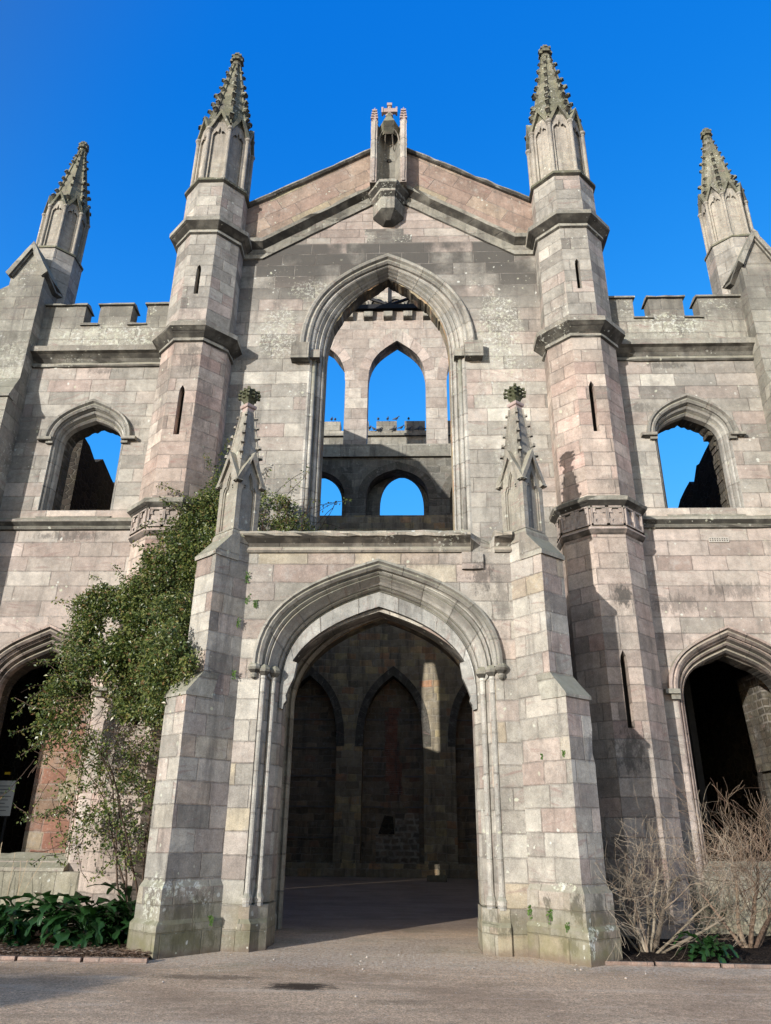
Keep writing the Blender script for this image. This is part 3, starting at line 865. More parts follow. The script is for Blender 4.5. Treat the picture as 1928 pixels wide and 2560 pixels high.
# ---- wing walls with windows and doors
def wing(s):
    C = 6.94 * s
    def mir(pts, c): return [(c + x, z) for x, z in pts]
    wo = arch(.86, 9.92, 10.82, .5, .52, .38, n=12); wi = arch(.71, 9.90, 10.58, .42, .42, .38, n=12)
    do = arch(1.17, 4.12, 5.36, .75, .66, .45, n=12); di = arch(.965, 4.08, 5.04, .62, .52, .45, n=12)
    x0, x1 = (5.15, 9.6)
    if s < 0: x0, x1 = -9.6, -5.15
    mb = MB()
    wall(mb, x0, x1, 7.74, 12.5, [hole(mir(wo, C), 8.16)], YW, YW + .35)
    mb.build('upper_wing_wall', M_WING, castle)
    mb = MB()
    wall(mb, x0, x1, 0, 7.74, [hole(mir(do, C), 1.06)], YW, YW + .35)
    mb.build('lower_wing_wall', M_WINGLOW, castle)
    # rough inner leaf, rubble edges to the openings
    rg = random.Random(11 + s)
    def jag(pts, a, shrink=0):
        return [(x * (1 - shrink), z + (rg.uniform(-a, a) if 0 < i < len(pts) - 1 else 0)) for i, (x, z) in enumerate(pts)]
    mb = MB()
    wi2 = jag(arch(.71, 9.9, 10.60, .45, .42, .38, n=16), .024)
    di2 = jag(arch(1.02, 4.08, 5.0, .62, .52, .45, n=16), .015)
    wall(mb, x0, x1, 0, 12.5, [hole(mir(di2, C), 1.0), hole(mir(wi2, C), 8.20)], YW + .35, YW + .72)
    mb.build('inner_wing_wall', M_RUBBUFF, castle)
    # loose stones showing in the reveal, giving it a broken edge
    if s > 0:
        mb = MB()
        for k in range(16):
            z = 8.35 + k * .125
            d_ = rg.uniform(.0, .07)
            xx = C + .71 - d_ if z < 9.95 else C + .71 - d_ - (z - 9.95) ** 1.6 * .9
            mb.box(xx, C + .9, YW + .36 + rg.uniform(0, .1), YW + .71, z - .055, z + .05)
        mb.build('broken_reveal', M_RUBBUFF, castle)
    pr = [(0, .35), (0, .2), (.2, .15), (.35, .18), (.5, .07), (.7, .04), (.8, .07), (.9, .0), (1, 0.0)]
    mb = MB(); sweep(mb, with_jambs(wi, 8.16), with_jambs(wo, 8.16), pr, YW, C)
    mb.build('window_moulding', M_MOULD, castle)
    mb = MB(); sweep(mb, with_jambs(di, 1.06), with_jambs(do, 1.06), [(0, .35), (0, .22), (.15, .17), (.3, .20), (.42, .10), (.55, .08), (.65, .11), (.78, .03), (.9, .01), (1, 0.)], YW, C)
    mb.build('door_moulding', M_MOULDP, castle)
    hp = [(0, 0), (0, -.05), (.3, -.08), (.5, -.06), (.7, -.12), (.95, -.13), (1, -.10), (1, 0)]
    mb = MB()
    hi, hoo = arch(.84, 9.92, 10.80, .5, .52, .38, n=12), arch(1.02, 9.92, 11.0, .56, .60, .38, n=12)
    sweep(mb, hi, hoo, hp, YW, C)
    mb.build('window_hood', M_HOOD, castle)
    for q in SX:
        mb = MB(); xa, xb = sorted((C + q * .82, C + q * 1.15))
        mb.hexa([(xa, YW - .14, 9.90), (xb, YW - .14, 9.90), (xb, YW, 9.90), (xa, YW, 9.90), (xa, YW - .15, 9.97), (xb, YW - .15, 9.97), (xb, YW, 10.0), (xa, YW, 10.0)])
        xa, xb = sorted((C + q * .80, C + q * .96)); mb.box(xa, xb, YW - .08, YW, 9.83, 9.90)
        mb.build('hood_stop', M_DRESS, castle)
        mb = MB(); xa, xb = sorted((C + q * 1.14, C + q * 1.42))
        mb.box(xa, xb, YW - .15, YW, 4.16, 4.25); xa, xb = sorted((C + q * 1.13, C + q * 1.30)); mb.box(xa, xb, YW - .09, YW, 4.06, 4.16)
        mb.build('hood_stop', M_DRESS, castle)
    mb = MB(); sweep(mb, arch(1.15, 4.2, 5.34, .7, .66, .45, n=12), arch(1.33, 4.2, 5.53, .76, .75, .45, n=12), hp, YW, C)
    mb.build('door_hood', M_MOULDP, castle)
    # sills
    mb = MB(); mb.hexa([(C - .80, YW - .02, 7.92), (C + .80, YW - .02, 7.92), (C + .74, YW + .6, 8.18), (C - .74, YW + .6, 8.18), (C - .86, YW - .04, 8.0), (C + .86, YW - .04, 8.0), (C + .74, YW + .6, 8.24), (C - .74, YW + .6, 8.24)])
    mb.build('window_sill', M_DRESS, castle)
    # string course
    mb = MB()
    extrude_x(mb, [(YW, 7.66), (YW - .06, 7.68), (YW - .08, 7.74), (YW - .05, 7.76), (YW - .13, 7.84), (YW - .13, 7.90), (YW, 7.98)][::-1], x0, x1, 0, 1)
    mb.build('string_course', M_DRESS, castle)
    # cornice: bead, hollow, fascia, weathering
    mb = MB()
    cp = [(YW + .05, 11.95), (YW - .05, 11.95), (YW - .07, 11.99), (YW - .05, 12.04), (YW - .03, 12.08), (YW - .07, 12.17), (YW - .17, 12.25), (YW - .26, 12.28), (YW - .27, 12.42), (YW + .05, 12.56)]
    xa, xb = (5.3, 8.72) if s > 0 else (-8.72, -5.3)
    extrude_x(mb, cp[::-1], xa, xb, 0, 1)
    mb.build('cornice', M_DRESS, castle)
    # parapet and merlons
    mb = MB(); xa, xb = (5.2, 8.7) if s > 0 else (-8.7, -5.2)
    mb.box(xa, xb, YW - .03, YW + .32, 12.5, 13.22)
    mb.build('parapet', M_PARA, castle)
    for (a, b2) in ((5.2, 6.05), (6.43, 7.27), (7.63, 8.7)):
        xa, xb = sorted((s * a, s * b2))
        mb = MB(); mb.box(xa, xb, YW - .032, YW + .32, 13.22, 13.78)
        mr = mb.build('merlon', M_PARA, castle)
        mb = MB()
        e0 = .0 if abs(a - 5.2) < .01 else .05; e1 = 0 if b2 > 8.6 else .05
        if s < 0: e0, e1 = e1, e0
        mb.hexa([(xa - e0, YW - .10, 13.782), (xb + e1, YW - .10, 13.782), (xb + e1, YW + .38, 13.782), (xa - e0, YW + .38, 13.782),
                 (xa - e0, YW - .10, 13.83), (xb + e1, YW - .10, 13.83), (xb + e1 * .4, YW + .14, 13.93), (xa - e0 * .4, YW + .14, 13.93)])
        mb.build('coping', M_DRESS, mr)
    for (a, b2) in ((6.0, 6.48), (7.22, 7.68)):
        xa, xb = sorted((s * a, s * b2))
        mb = MB(); mb.box(xa, xb, YW - .09, YW + .33, 13.17, 13.235)
        mb.build('crenel_sill', M_DRESS, castle)
    # plinth of the wing below the sill
    mb = MB()
    mb.hexa([(x0, YW - .18, 0), (x1, YW - .18, 0), (x1, YW + .02, 0), (x0, YW + .02, 0), (x0, YW - .16, .90), (x1, YW - .16, .90), (x1, YW + .02, .90), (x0, YW + .02, .90)])
    mb.build('wing_plinth', M_PLIN, castle)
    mb = MB()
    xa, xb = C - 1.16, C + 1.16
    mb.hexa([(xa, YW - .19, .902), (xb, YW - .19, .902), (xb, YW + .35, .902), (xa, YW + .35, .902), (xa, YW - .17, .96), (xb, YW - .17, .96), (xb, YW + .3, 1.2), (xa, YW + .3, 1.2)])
    mb.build('door_sill', M_PLIN, castle)
for s in SX:
    wing(s)

# vent plate
mb = MB()
mb.box(6.90, 7.32, YW - .025, YW + .01, 7.35, 7.46)
vent = mb.build('air_vent', plain('vent_white', (.46, .43, .38), (.38, .355, .31), 12.), castle)
for r_ in range(2):
    for k in range(8):
        mb = MB(); x = 6.93 + k * .05; z = 7.385 + r_ * .04
        mb.tube([(x, YW - .032, z), (x, YW - .02, z)], .012, 6)
        mb.build('vent_hole', M_NEARBLACK, vent)

# ---- outer piers with gabled heads and their pinnacles
def outer(s):
    X = 9.10 * s
    w = .43
    mb = MB()
    yf = 14.60
    mb.box(X - w, X + w, yf, 16.6, 11.0, 14.40)
    # gabled head
    zt, ze = 15.45, 14.62
    mb.add([(X - w, yf, 14.40), (X + w, yf, 14.40), (X + w, yf, ze), (X, yf, zt - .12), (X - w, yf, ze), (X - w, 16.2, 14.40), (X + w, 16.2, 14.40), (X + w, 16.2, ze), (X, 16.2, zt - .12), (X - w, 16.2, ze)],
           [[0, 1, 2, 3, 4], [9, 8, 7, 6, 5], [1, 6, 7, 2], [4, 9, 5, 0], [2, 7, 8, 3], [3, 8, 9, 4]])
    # lower, deeper stage
    mb.box(X - w - .02, X + w + .02, 14.29, 16.6, 0, 10.75)
    mb.hexa([(X - w - .02, 14.29, 10.752), (X + w + .02, 14.29, 10.752), (X + w + .02, 16, 10.752), (X - w - .02, 16, 10.752), (X - w, 14.60, 11.4), (X + w, 14.60, 11.4), (X + w, 16, 11.4), (X - w, 16, 11.4)])
    pier = mb.build('outer_pier', M_PARA, castle)
    mb = MB()
    for sg in SX:
        a0 = (sg * (w + .10), ze - .12); a1 = (0, zt + .06)
        d = .16
        def R(p, y): return (X + p[0], y, p[1])
        b0 = (a0[0] - sg * .10, a0[1] - .10); b1 = (0, zt - .16)
        r0 = [R(a0, yf - .12), R(b0, yf - .12), R(b0, 15.6), R(a0, 15.6)]
        r1 = [R(a1, yf - .12), R(b1, yf - .12), R(b1, 15.6), R(a1, 15.6)]
        mb.loft([r0, r1] if sg > 0 else [r1, r0])
        # inner order
        a0 = (sg * (w - .0), ze - .16); b0 = (a0[0] - sg * .06, a0[1] - .04)
        r0 = [R(a0, yf - .06), R(b0, yf - .06), R(b0, yf + .2), R(a0, yf + .2)]
        a1 = (0, zt - .15); b1 = (0, zt - .24)
        r1 = [R(a1, yf - .06), R(b1, yf - .06), R(b1, yf + .2), R(a1, yf + .2)]
        mb.loft([r0, r1] if sg > 0 else [r1, r0])
    mb.build('pier_coping', M_DRESS, pier)
    # drip string stepping back along the inner side
    mb = MB()
    xi = X - s * w
    def seg(p0, p1):
        (ya, za_), (yb_, zb_) = p0, p1
        o = -s * .09
        ring = lambda y, z: [(xi, y, z - .10), (xi + o, y, z - .03), (xi + o, y, z + .03), (xi, y, z + .08)]
        rs = [ring(ya, za_), ring(yb_, zb_)]
        mb.loft(rs if s < 0 else rs[::-1])
    seg((14.5, 14.55), (15.1, 14.36)); seg((15.1, 14.36), (15.9, 14.66))
    mb.build('drip_string', M_DRESS, pier)
    # lower weathering lip
    mb = MB(); mb.hexa([(X - w - .06, 14.24, 10.70), (X + w + .06, 14.24, 10.70), (X + w + .06, 14.5, 10.70), (X - w - .06, 14.5, 10.70), (X - w - .06, 14.24, 10.76), (X + w + .06, 14.24, 10.76), (X + w + .04, 14.5, 10.95), (X - w - .04, 14.5, 10.95)])
    mb.build('weathering', M_DRESS, pier)
    # octagonal pedestal and pinnacle behind the gabled head
    cx, cy = s * 9.16, 15.75
    mb = MB(); mb.lathe(cx, cy, [(.62, 13.2), (.62, 15.86)], 8)
    pt = mb.build('pinnacle_pedestal', M_TURR, castle)
    lantern(pt, cx, cy, 15.90, .78)
    # lower shoulder further out
    mb = MB(); xa, xb = sorted((s * 9.55, s * 10.2))
    mb.hexa([(xa, 14.7, 0), (xb, 14.7, 0), (xb, 15.6, 0), (xa, 15.6, 0), (xa, 14.7, 13.9 if s < 0 else 14.3), (xb, 14.7, 14.3 if s < 0 else 13.9), (xb, 15.6, 14.3 if s < 0 else 13.9), (xa, 15.6, 13.9 if s < 0 else 14.3)])
    mb.build('outer_shoulder', M_PARA, castle)
for s in SX:
    outer(s)

# ---- porch
YP = 12.37
hood_o = arch(2.08, 4.15, 6.02, 1.1, 1.2, .31)
ordA = arch(1.66, 3.80, 5.56, 1.05, 1.0, .31)
ordB = arch(1.60, 3.80, 5.28, .70, 1.0, .31)
hood_i = arch(1.95, 4.12, 5.88, 1.05, 1.12, .31)
mb = MB()
wall(mb, -2.62, 2.62, 0, 6.18, [hole(hood_i, 0)], YP, YP + .45)
mb.build('porch_wall', M_PORCH, castle)
mb = MB()
wall(mb, -2.60, 2.60, 0, 6.17, [hole(arch(1.64, 3.8, 5.22, .68, 1.0, .31), 0)], YP + .45, YP + .85)
mb.build('porch_inner_leaf', M_PORCH, castle)
mb = MB()
mb.box(-2.6, -2.05, YP + .85, 14.98, 0, 6.16); mb.box(2.05, 2.6, YP + .85, 14.98, 0, 6.16)
mb.build('porch_side_wall', M_PORCH, castle)
mb = MB(); mb.box(-2.6, 2.6, YP + .42, 14.98, 6.165, 6.34)
mb.build('porch_roof', M_NEARBLACK, castle)
# outer group of rolls and hollows
prof = [(0, .40), (.05, .36), (.11, .39), (.15, .31), (.20, .27), (.26, .30), (.30, .24), (.42, .20), (.52, .13), (.56, .08), (.60, .045), (.66, .075), (.69, .10), (.74, .03), (.79, .0), (.85, .03), (.88, .06), (.94, .05), (1., .0)]
mb = MB(); sweep(mb, ordA, arch(1.95, 4.12, 5.88, 1.05, 1.12, .31), prof, YP)
mb.build('porch_arch_moulding', M_MOULD, castle)
mb = MB(); sweep(mb, arch(1.93, 4.15, 5.86, 1.05, 1.12, .31), hood_o, [(0, 0), (0, -.05), (.3, -.09), (.5, -.07), (.7, -.12), (1, -.10), (1, .0)], YP)
mb.build('porch_hood', M_HOOD, castle)
# pale broad chamfer with broken feet
mb = MB()
def feet(pts):
    return pts
cB = [(x, z) for x, z in ordB]
sweep(mb, cB, ordA, [(0, .50), (0, .34), (.12, .335), (.5, .33), (.52, .345), (.94, .335), (1, .37)], YP)
for s in SX:
    # hanging remnant of the order
    pts = [(1.66, 3.90), (1.66, 3.52), (1.60, 3.50), (1.585, 3.58), (1.545, 3.64), (1.56, 3.72), (1.52, 3.84), (1.44, 4.02), (1.40, 4.28), (1.52, 4.32)]
    k = len(mb.v)
    n = len(pts)
    fr = [(s * x, YP + .33, z) for x, z in pts]; bk = [(s * x, YP + .48, z) for x, z in pts]
    mb2 = MB(); mb2.loft([fr, bk] if s > 0 else [bk, fr])
    mb2.build('broken_springer', M_PALE, castle)
mb.build('arch_chamfer', M_PALE, castle)
# jambs with shafts
for s in SX:
    mb = MB()
    X = lambda a: s * a
    pts = [(1.96, YP + .0), (1.93, YP + .05), (1.84, YP + .10), (1.80, YP + .22), (1.72, YP + .26), (1.66, YP + .38), (1.62, YP + .44), (1.62, YP + .86), (1.98, YP + .86)]
    for z0, z1, o in ((.62, 4.12, 0.),):
        r0 = [(X(a), y, z0) for a, y in pts]; r1 = [(X(a), y, z1) for a, y in pts]
        if s > 0: r0, r1 = r0[::-1], r1[::-1]
        mb.loft([r0, r1])
    # base of the jamb, square-cut
    pb = [(2.0, YP - .045), (1.80, YP - .045), (1.70, YP + .10), (1.60, YP + .20), (1.585, YP + .86), (2.0, YP + .86)]
    pb2 = [(2.0, YP - .012), (1.84, YP - .01), (1.74, YP + .14), (1.615, YP + .28), (1.60, YP + .86), (2.0, YP + .86)]
    def rg_(pp, z): 
        r = [(X(a), y, z) for a, y in pp]
        return r[::-1] if s > 0 else r
    mb.loft([rg_(pb, 0), rg_(pb, .36), rg_(pb2, .42), rg_(pb2, .60)])
    jb = mb.build('porch_jamb', M_PORCH, castle)
    for (cx, cy) in ((1.90, YP + .045), (1.755, YP + .20)):
        mb = MB(); mb.lathe(s * cx, cy, [(.075, .58), (.075, .66), (.085, .70), (.055, .76), (.046, .80), (.046, 3.94), (.052, 3.96), (.05, 4.0), (.075, 4.07)], 10, flat=False)
        mb.build('shaft', M_MOULD, jb)
        mb = MB(); mb.lathe(s * cx, cy, [(.06, 4.0), (.105, 4.06), (.115, 4.10), (.10, 4.13), (.06, 4.18)], 8, flat=False)
        mb.build('capital', M_DRESS, jb)
    mb = MB(); mb.lathe(s * 2.05, YP - .03, [(.02, 3.93), (.05, 3.96), (.06, 4.0), (.05, 4.03), (.10, 4.08), (.115, 4.12), (.10, 4.16), (.06, 4.2)], 8, flat=False)
    mb.build('label_stop', M_DRESS, castle)
    # thin shaft in shadow at the inner order
    mb = MB(); mb.lathe(s * 1.95, YW - .06, [(.11, 0), (.11, .25), (.075, .32), (.06, .36), (.06, 3.95), (.10, 4.05), (.10, 4.12)], 10, flat=False)
    mb.build('door_shaft', M_MOULD, castle)
# cornice of the porch: complete on the left, broken away near the right end
cp = [(YP + .04, 6.15), (YP - .04, 6.16), (YP - .055, 6.20), (YP - .04, 6.24), (YP - .02, 6.27), (YP - .05, 6.33), (YP - .15, 6.40), (YP - .19, 6.42), (YP - .20, 6.47), (YP - .17, 6.52), (YP + .35, 6.60), (YP + .35, 6.15)]
def cornice(x0, x1, mat, seed, amp=.012):
    r = random.Random(seed)
    mb = MB(); n = max(2, int((x1 - x0) / .16)); rings = []
    for i in range(n + 1):
        x = x0 + (x1 - x0) * i / n
        rings.append([(x, y + (r.uniform(-amp, amp) if y < YP - .1 else 0), z + (r.uniform(-amp, amp) if z > 6.38 else 0)) for y, z in cp[::-1]])
    mb.loft(rings)
    return mb.build('porch_cornice', mat, castle)
M_CORN = stone('porch_cornice_stone', [(0, (.31, .27, .22)), (.5, (.37, .325, .26)), (1, (.33, .25, .20))], 9, 1.25, lichen=.5, grime=.35, joint_w=.012, ledge=(.27, .26, .19))
cornice(-2.50, 1.62, M_CORN, 4); cornice(2.04, 2.34, M_CORN, 5, .02)
mb = MB()
mb.loft([[(1.62, YP - .15, 6.38), (1.62, YP - .02, 6.17), (1.62, YP + .35, 6.17), (1.62, YP + .35, 6.56), (1.62, YP - .12, 6.50)],
         [(1.80, YP + .02, 6.30), (1.78, YP + .02, 6.17), (1.80, YP + .35, 6.17), (1.86, YP + .35, 6.55), (1.80, YP + .05, 6.44)],
         [(1.98, YP + .12, 6.30), (1.98, YP + .10, 6.17), (1.98, YP + .35, 6.17), (1.98, YP + .35, 6.50), (1.98, YP + .16, 6.38)],
         [(2.04, YP - .02, 6.30), (2.04, YP - .01, 6.17), (2.04, YP + .35, 6.17), (2.04, YP + .35, 6.54), (2.04, YP - .08, 6.46)]][::-1])
mb.build('broken_cornice', M_PORCH, castle)
mb = MB(); mb.box(1.46, 1.84, YP - .075, YP + .02, 5.84, 6.15)
mb.build('projecting_block', M_PORCH, castle)

# diagonal buttresses of the porch with their pinnacles
def frame(s):
    a = Vector((s * .643, -.766, 0)); n = Vector((s * .766, .643, 0))
    return a, n
def butt(s):
    a, n = frame(s)
    E = Vector((s * 3.14, 11.81, 0))          # centre of the end face of the shaft
    def ring(end, hw, z, back=1.0):
        c = E + a * end
        p = [c - n * hw, c + n * hw, c + n * hw - a * back, c - n * hw - a * back]
        r = [(q.x, q.y, z) for q in p]
        return r if s > 0 else [r[1], r[0], r[3], r[2]]
    mb = MB()
    mb.loft([ring(.10, .345, 0, 1.1), ring(.10, .345, .40, 1.1), ring(.055, .315, .455, 1.1), ring(.055, .315, .86, 1.1), ring(0, .28, .945, 1.05), ring(0, .28, 3.58, 1.05)], cap0=False)
    b = mb.build('porch_buttress', M_BUTT, castle)
    mb = MB(); mb.loft([ring(.025, .30, 3.555, .5), ring(.03, .30, 3.60, .5), ring(-.27, .285, 3.96, .3)])
    mb.build('weathering', M_DRESS, b)
    mb = MB(); mb.loft([ring(-.27, .278, 3.55, .9), ring(-.27, .278, 6.0, .9), ring(-.62, .278, 6.42, .5)])
    mb.build('buttress_shaft', M_BUTT, b)
    mb = MB(); mb.loft([ring(-.235, .30, 5.95, .5), ring(-.23, .30, 6.02, .5), ring(-.60, .295, 6.45, .12)])
    mb.build('weathering', M_DRESS, b)
    # pinnacle
    c = Vector((s * 2.60, 12.46, 0))
    hw = .265
    def sq(h, z, rot=0):
        p = [c + a * h - n * h, c + a * h + n * h, c - a * h + n * h, c - a * h - n * h]
        r = [(q.x, q.y, z) for q in p]
        return r if s > 0 else [r[1], r[0], r[3], r[2]]
    mb = MB(); mb.loft([sq(hw + .03, 6.30), sq(hw + .03, 6.46), sq(hw, 6.52), sq(hw - .05, 6.53), sq(hw - .05, 7.9)])
    pn = mb.build('porch_pinnacle', M_PIN, castle)
    for d, t in ((a, n), (n, -a), (-n, a), (-a, -n)):
        if s < 0:
            t = -t
        def P3(u, z, o): 
            q = c + d * (hw + o) + t * u
            return (q.x, q.y, z)
        mw = MB()
        hp = [(-hw * .62, 7.22), (-hw * .60, 7.34), (-hw * .42, 7.44), (-hw * .30, 7.42), (-hw * .22, 7.56), (0, 7.72), (hw * .22, 7.56), (hw * .30, 7.42), (hw * .42, 7.44), (hw * .60, 7.34), (hw * .62, 7.22)]
        tp = plfn([(-hw, 7.52), (0, 8.06), (hw, 7.52)])
        wall(mw, -hw, hw, 6.53, tp, [hole(hp, 6.56)], 0, .05, ends=False)
        mb = MB(); mb.add([P3(v[0], v[2], -v[1]) for v in mw.v], mw.f)
        mw = MB()
        hp2 = [(x * .82, z - .03) for x, z in hp]
        wall(mw, -hw * .7, hw * .7, 6.56, 7.75, [hole(hp2, 6.57)], 0, .03, ends=False)
        mb.add([P3(v[0], v[2], -.022 - v[1]) for v in mw.v], mw.f)
        mb.build('panel', M_PIN, pn)
        mb = MB()
        for sg in SX:
            a0 = (sg * (hw + .075), 7.46); a1 = (0, 8.14); b0 = (sg * (hw - .0), 7.44); b1 = (0, 7.99)
            r0 = [P3(*a0, .06), P3(*b0, .06), P3(*b0, -.06), P3(*a0, -.06)]
            r1 = [P3(*a1, .06), P3(*b1, .06), P3(*b1, -.06), P3(*a1, -.06)]
            mb.loft([r0, r1])
        mb.build('gablet', M_PIN, pn)
    mb = MB(); mb.loft([sq(.225, 7.72), sq(.20, 8.0), sq(.085, 9.13)])
    for i, (d1, d2) in enumerate(((a, n), (a, -n), (-a, n), (-a, -n))):
        dg = (d1 + d2).normalized()
        p0 = c + dg * .29; p1 = c + dg * .125
        mb.tube([(p0.x, p0.y, 7.95), (p1.x, p1.y, 9.12)], .022, 5)
        for k in range(5):
            z = 8.12 + k * .215
            rr_ = .275 - (z - 8.0) * .145
            q = c + dg * (rr_ + .035); tt = Vector((-dg.y, dg.x, 0))
            g = 1.05 - .09 * k
            def Q(u, v_, w_): 
                e = q + dg * u * g + tt * v_ * g
                return (e.x, e.y, z + w_ * g)
            mb.hexa([Q(-.06, -.03, -.07), Q(.0, -.025, -.05), Q(.0, .025, -.05), Q(-.06, .03, -.07), Q(-.05, -.04, .01), Q(.05, -.04, -.01), Q(.05, .04, -.01), Q(-.05, .04, .01)])
            mb.hexa([Q(.01, -.045, -.03), Q(.06, -.03, -.03), Q(.06, .03, -.03), Q(.01, .045, -.03), Q(.01, -.035, .035), Q(.055, -.02, .03), Q(.055, .02, .03), Q(.01, .035, .035)])
    mb.build('pinnacle_spire', M_PIN, pn)
    mb = MB(); mb.loft([sq(.088, 8.98), sq(.080, 9.19)])
    mb.build('renewed_neck', M_NEW, pn)
    mb = MB(); mb.loft([sq(.105, 9.185), sq(.115, 9.20), sq(.115, 9.245), sq(.09, 9.27)])
    mb.build('collar', M_NEW, pn)
    mb = MB()
    mb.loft([sq(.06, 9.26), sq(.085, 9.34), sq(.13, 9.42), sq(.10, 9.44), sq(.135, 9.50), sq(.10, 9.52), sq(.12, 9.58), (sq(.08, 9.62)), sq(.03, 9.66)])
    for lay, (zz, rr_) in enumerate(((9.42, .13), (9.50, .135), (9.58, .12))):
        for d1 in (-1, 0, 1):
            for d2 in (-1, 0, 1):
                if d1 == 0 and d2 == 0: continue
                q = c + a * d1 * rr_ + n * d2 * rr_
                mb.box(q.x - .026, q.x + .026, q.y - .026, q.y + .026, zz - .025, zz + .022)
    mb.build('finial', M_MOSSY, pn)
for s in SX:
    butt(s)

# ================================================================== HALL BEHIND THE FRONT
# hall side walls; unseen height and slots shaped to cast sun patches and shade
def ywall(mb, x0, x1, pts, slots, z0=0):
    """wall along y between x0 and x1: reuse wall() with axes swapped"""
    mw = MB()
    wall(mw, pts[0][0], pts[-1][0], z0, plfn(pts), slots, x0, x1)
    mb.add([(v[1], v[0], v[2]) for v in mw.v], [list(reversed(f)) for f in mw.f])
def rect(y0, y1, z0, z1):
    return {'xs': [y0, y1], 'hi': (lambda z: (lambda x: z))(z1), 'lo': z0}
mb = MB()
ywall(mb, -6.7, -6.0, [(17., 12.), (18.9, 16.8), (20.3, 19.), (23, 21.), (33, 22.)], [rect(20.5, 21.95, .4, 3.3), hole([(21.0, 10.6), (21.4, 11.8), (21.8, 11.2), (22.2, 12.3), (22.5, 11.2), (22.7, 11.5), (22.95, 9.8)], 7.4)])
mb.build('hall_side_wall', M_RUB, castle)
mb = MB()
ywall(mb, 6.0, 6.7, [(17.6, 13.), (18.5, 16.), (22, 20.), (33, 21.)], [])
mb.build('hall_side_wall', M_RUB, castle)

# ruined outer walls seen against the sky through the wing windows
for s in SX:
    rg = random.Random(21 + s)
    pts = []
    y = 18.8 if s < 0 else 16.6
    z = 12.0 if s < 0 else 12.0
    while y < 40:
        zz = (12.0 if y < 24 else 11.6) if s < 0 else max(9.6, 12.2 - max(0, (y - 17.2)) * .26)
        pts.append((y, zz + rg.uniform(-.3, .25))); y += rg.uniform(.18, .6)
    mb = MB()
    x = s * 9.0
    xa, xb = sorted((x, x + s * .9))
    ywall(mb, xa, xb, pts, [])
    mb.build('ruined_side_wall', M_RUBL, castle)
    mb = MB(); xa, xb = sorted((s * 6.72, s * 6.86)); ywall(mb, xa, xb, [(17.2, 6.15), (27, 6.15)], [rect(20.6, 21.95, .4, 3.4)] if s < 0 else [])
    mb.build('shade_lining', M_NEARBLACK, castle)  # near-black sheet added to darken the side room
    if s < 0:
        mb = MB(); mb.box(-9.5, -9.2, 17.55, 18.78, 0, 6.15); mb.build('shade_wall', M_RUBL, castle)  # unseen wall added to keep sun off the ruined wall's end
    # slab added over the side rooms to darken them, cross walls closing them
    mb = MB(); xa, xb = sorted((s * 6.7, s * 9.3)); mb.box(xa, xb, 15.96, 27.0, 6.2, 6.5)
    mb.build('shade_slab', M_NEARBLACK, castle)
    mb = MB(); xa, xb = sorted((s * 6.7, s * 9.0))
    wall(mb, xa, xb, 0, 6.2, [], 27., 27.6)
    mb.build('cross_wall', M_RUB, castle)
# rubble piers inside the wing doors
mb = MB(); mb.box(-7.30, -5.2, 16.2, 17.1, 0, 4.2)
mb.build('inner_pier', M_RUBRED, castle, label='rough pier of red and buff stones inside the doorway')
mb = MB()
mb.hexa([(8.25, 16.4, 0), (9.2, 16.4, 0), (9.2, 17.4, 0), (8.25, 17.4, 0), (8.2, 16.4, 2.9), (9.2, 16.4, 2.9), (9.2, 17.4, 2.9), (8.2, 17.4, 2.9)])
mb.hexa([(8.1, 16.36, 2.902), (9.2, 16.36, 2.902), (9.2, 17.4, 2.902), (8.1, 17.4, 2.902), (8.0, 16.36, 4.9), (9.2, 16.36, 4.9), (9.2, 17.4, 4.9), (8.0, 17.4, 4.9)])
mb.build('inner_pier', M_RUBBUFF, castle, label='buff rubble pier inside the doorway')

# great back wall: blind arches, open arches, tall upper arches
YB = 33.
def c_arch(cx, w, zs, za, k1, k2, sl, n=10):
    return [(cx + x, z) for x, z in arch(w, zs, za, k1, k2, sl, n)]
bl = [c_arch(cx, 1.30, 5.0, 8.02, 1.9, .75, .75) for cx in (-3.95, -.25, 3.70)]
mb = MB()
wall(mb, -7.5, 7.5, 0, 15.7, [hole(b_, .02) for b_ in bl], YB, YB + .8)
mb.build('hall_back_wall', M_RUBP, castle)
mb = MB(); mb.box(-7.5, 7.5, YB + .8, YB + 1.2, 0, 15.6)
mb.build('blind_arch_fill', M_RUB, castle)
# voussoir rings
mb = MB()
for cx in (-3.95, -.25, 3.70):
    o = arch(1.62, 5.0, 8.42, 2.1, .9, .75, 10); i_ = arch(1.28, 5.0, 8.0, 1.9, .75, .75, 10)
    sweep(mb, i_, o, [(0, .1), (0, -.02), (1, -.02), (1, .05)], YB, cx)
mb.build('blind_arch_ring', stone('voussoir_dark', [(0, (.07, .062, .052)), (.5, (.11, .10, .08)), (1, (.085, .08, .06))], .30, 9., grime=.5), castle)
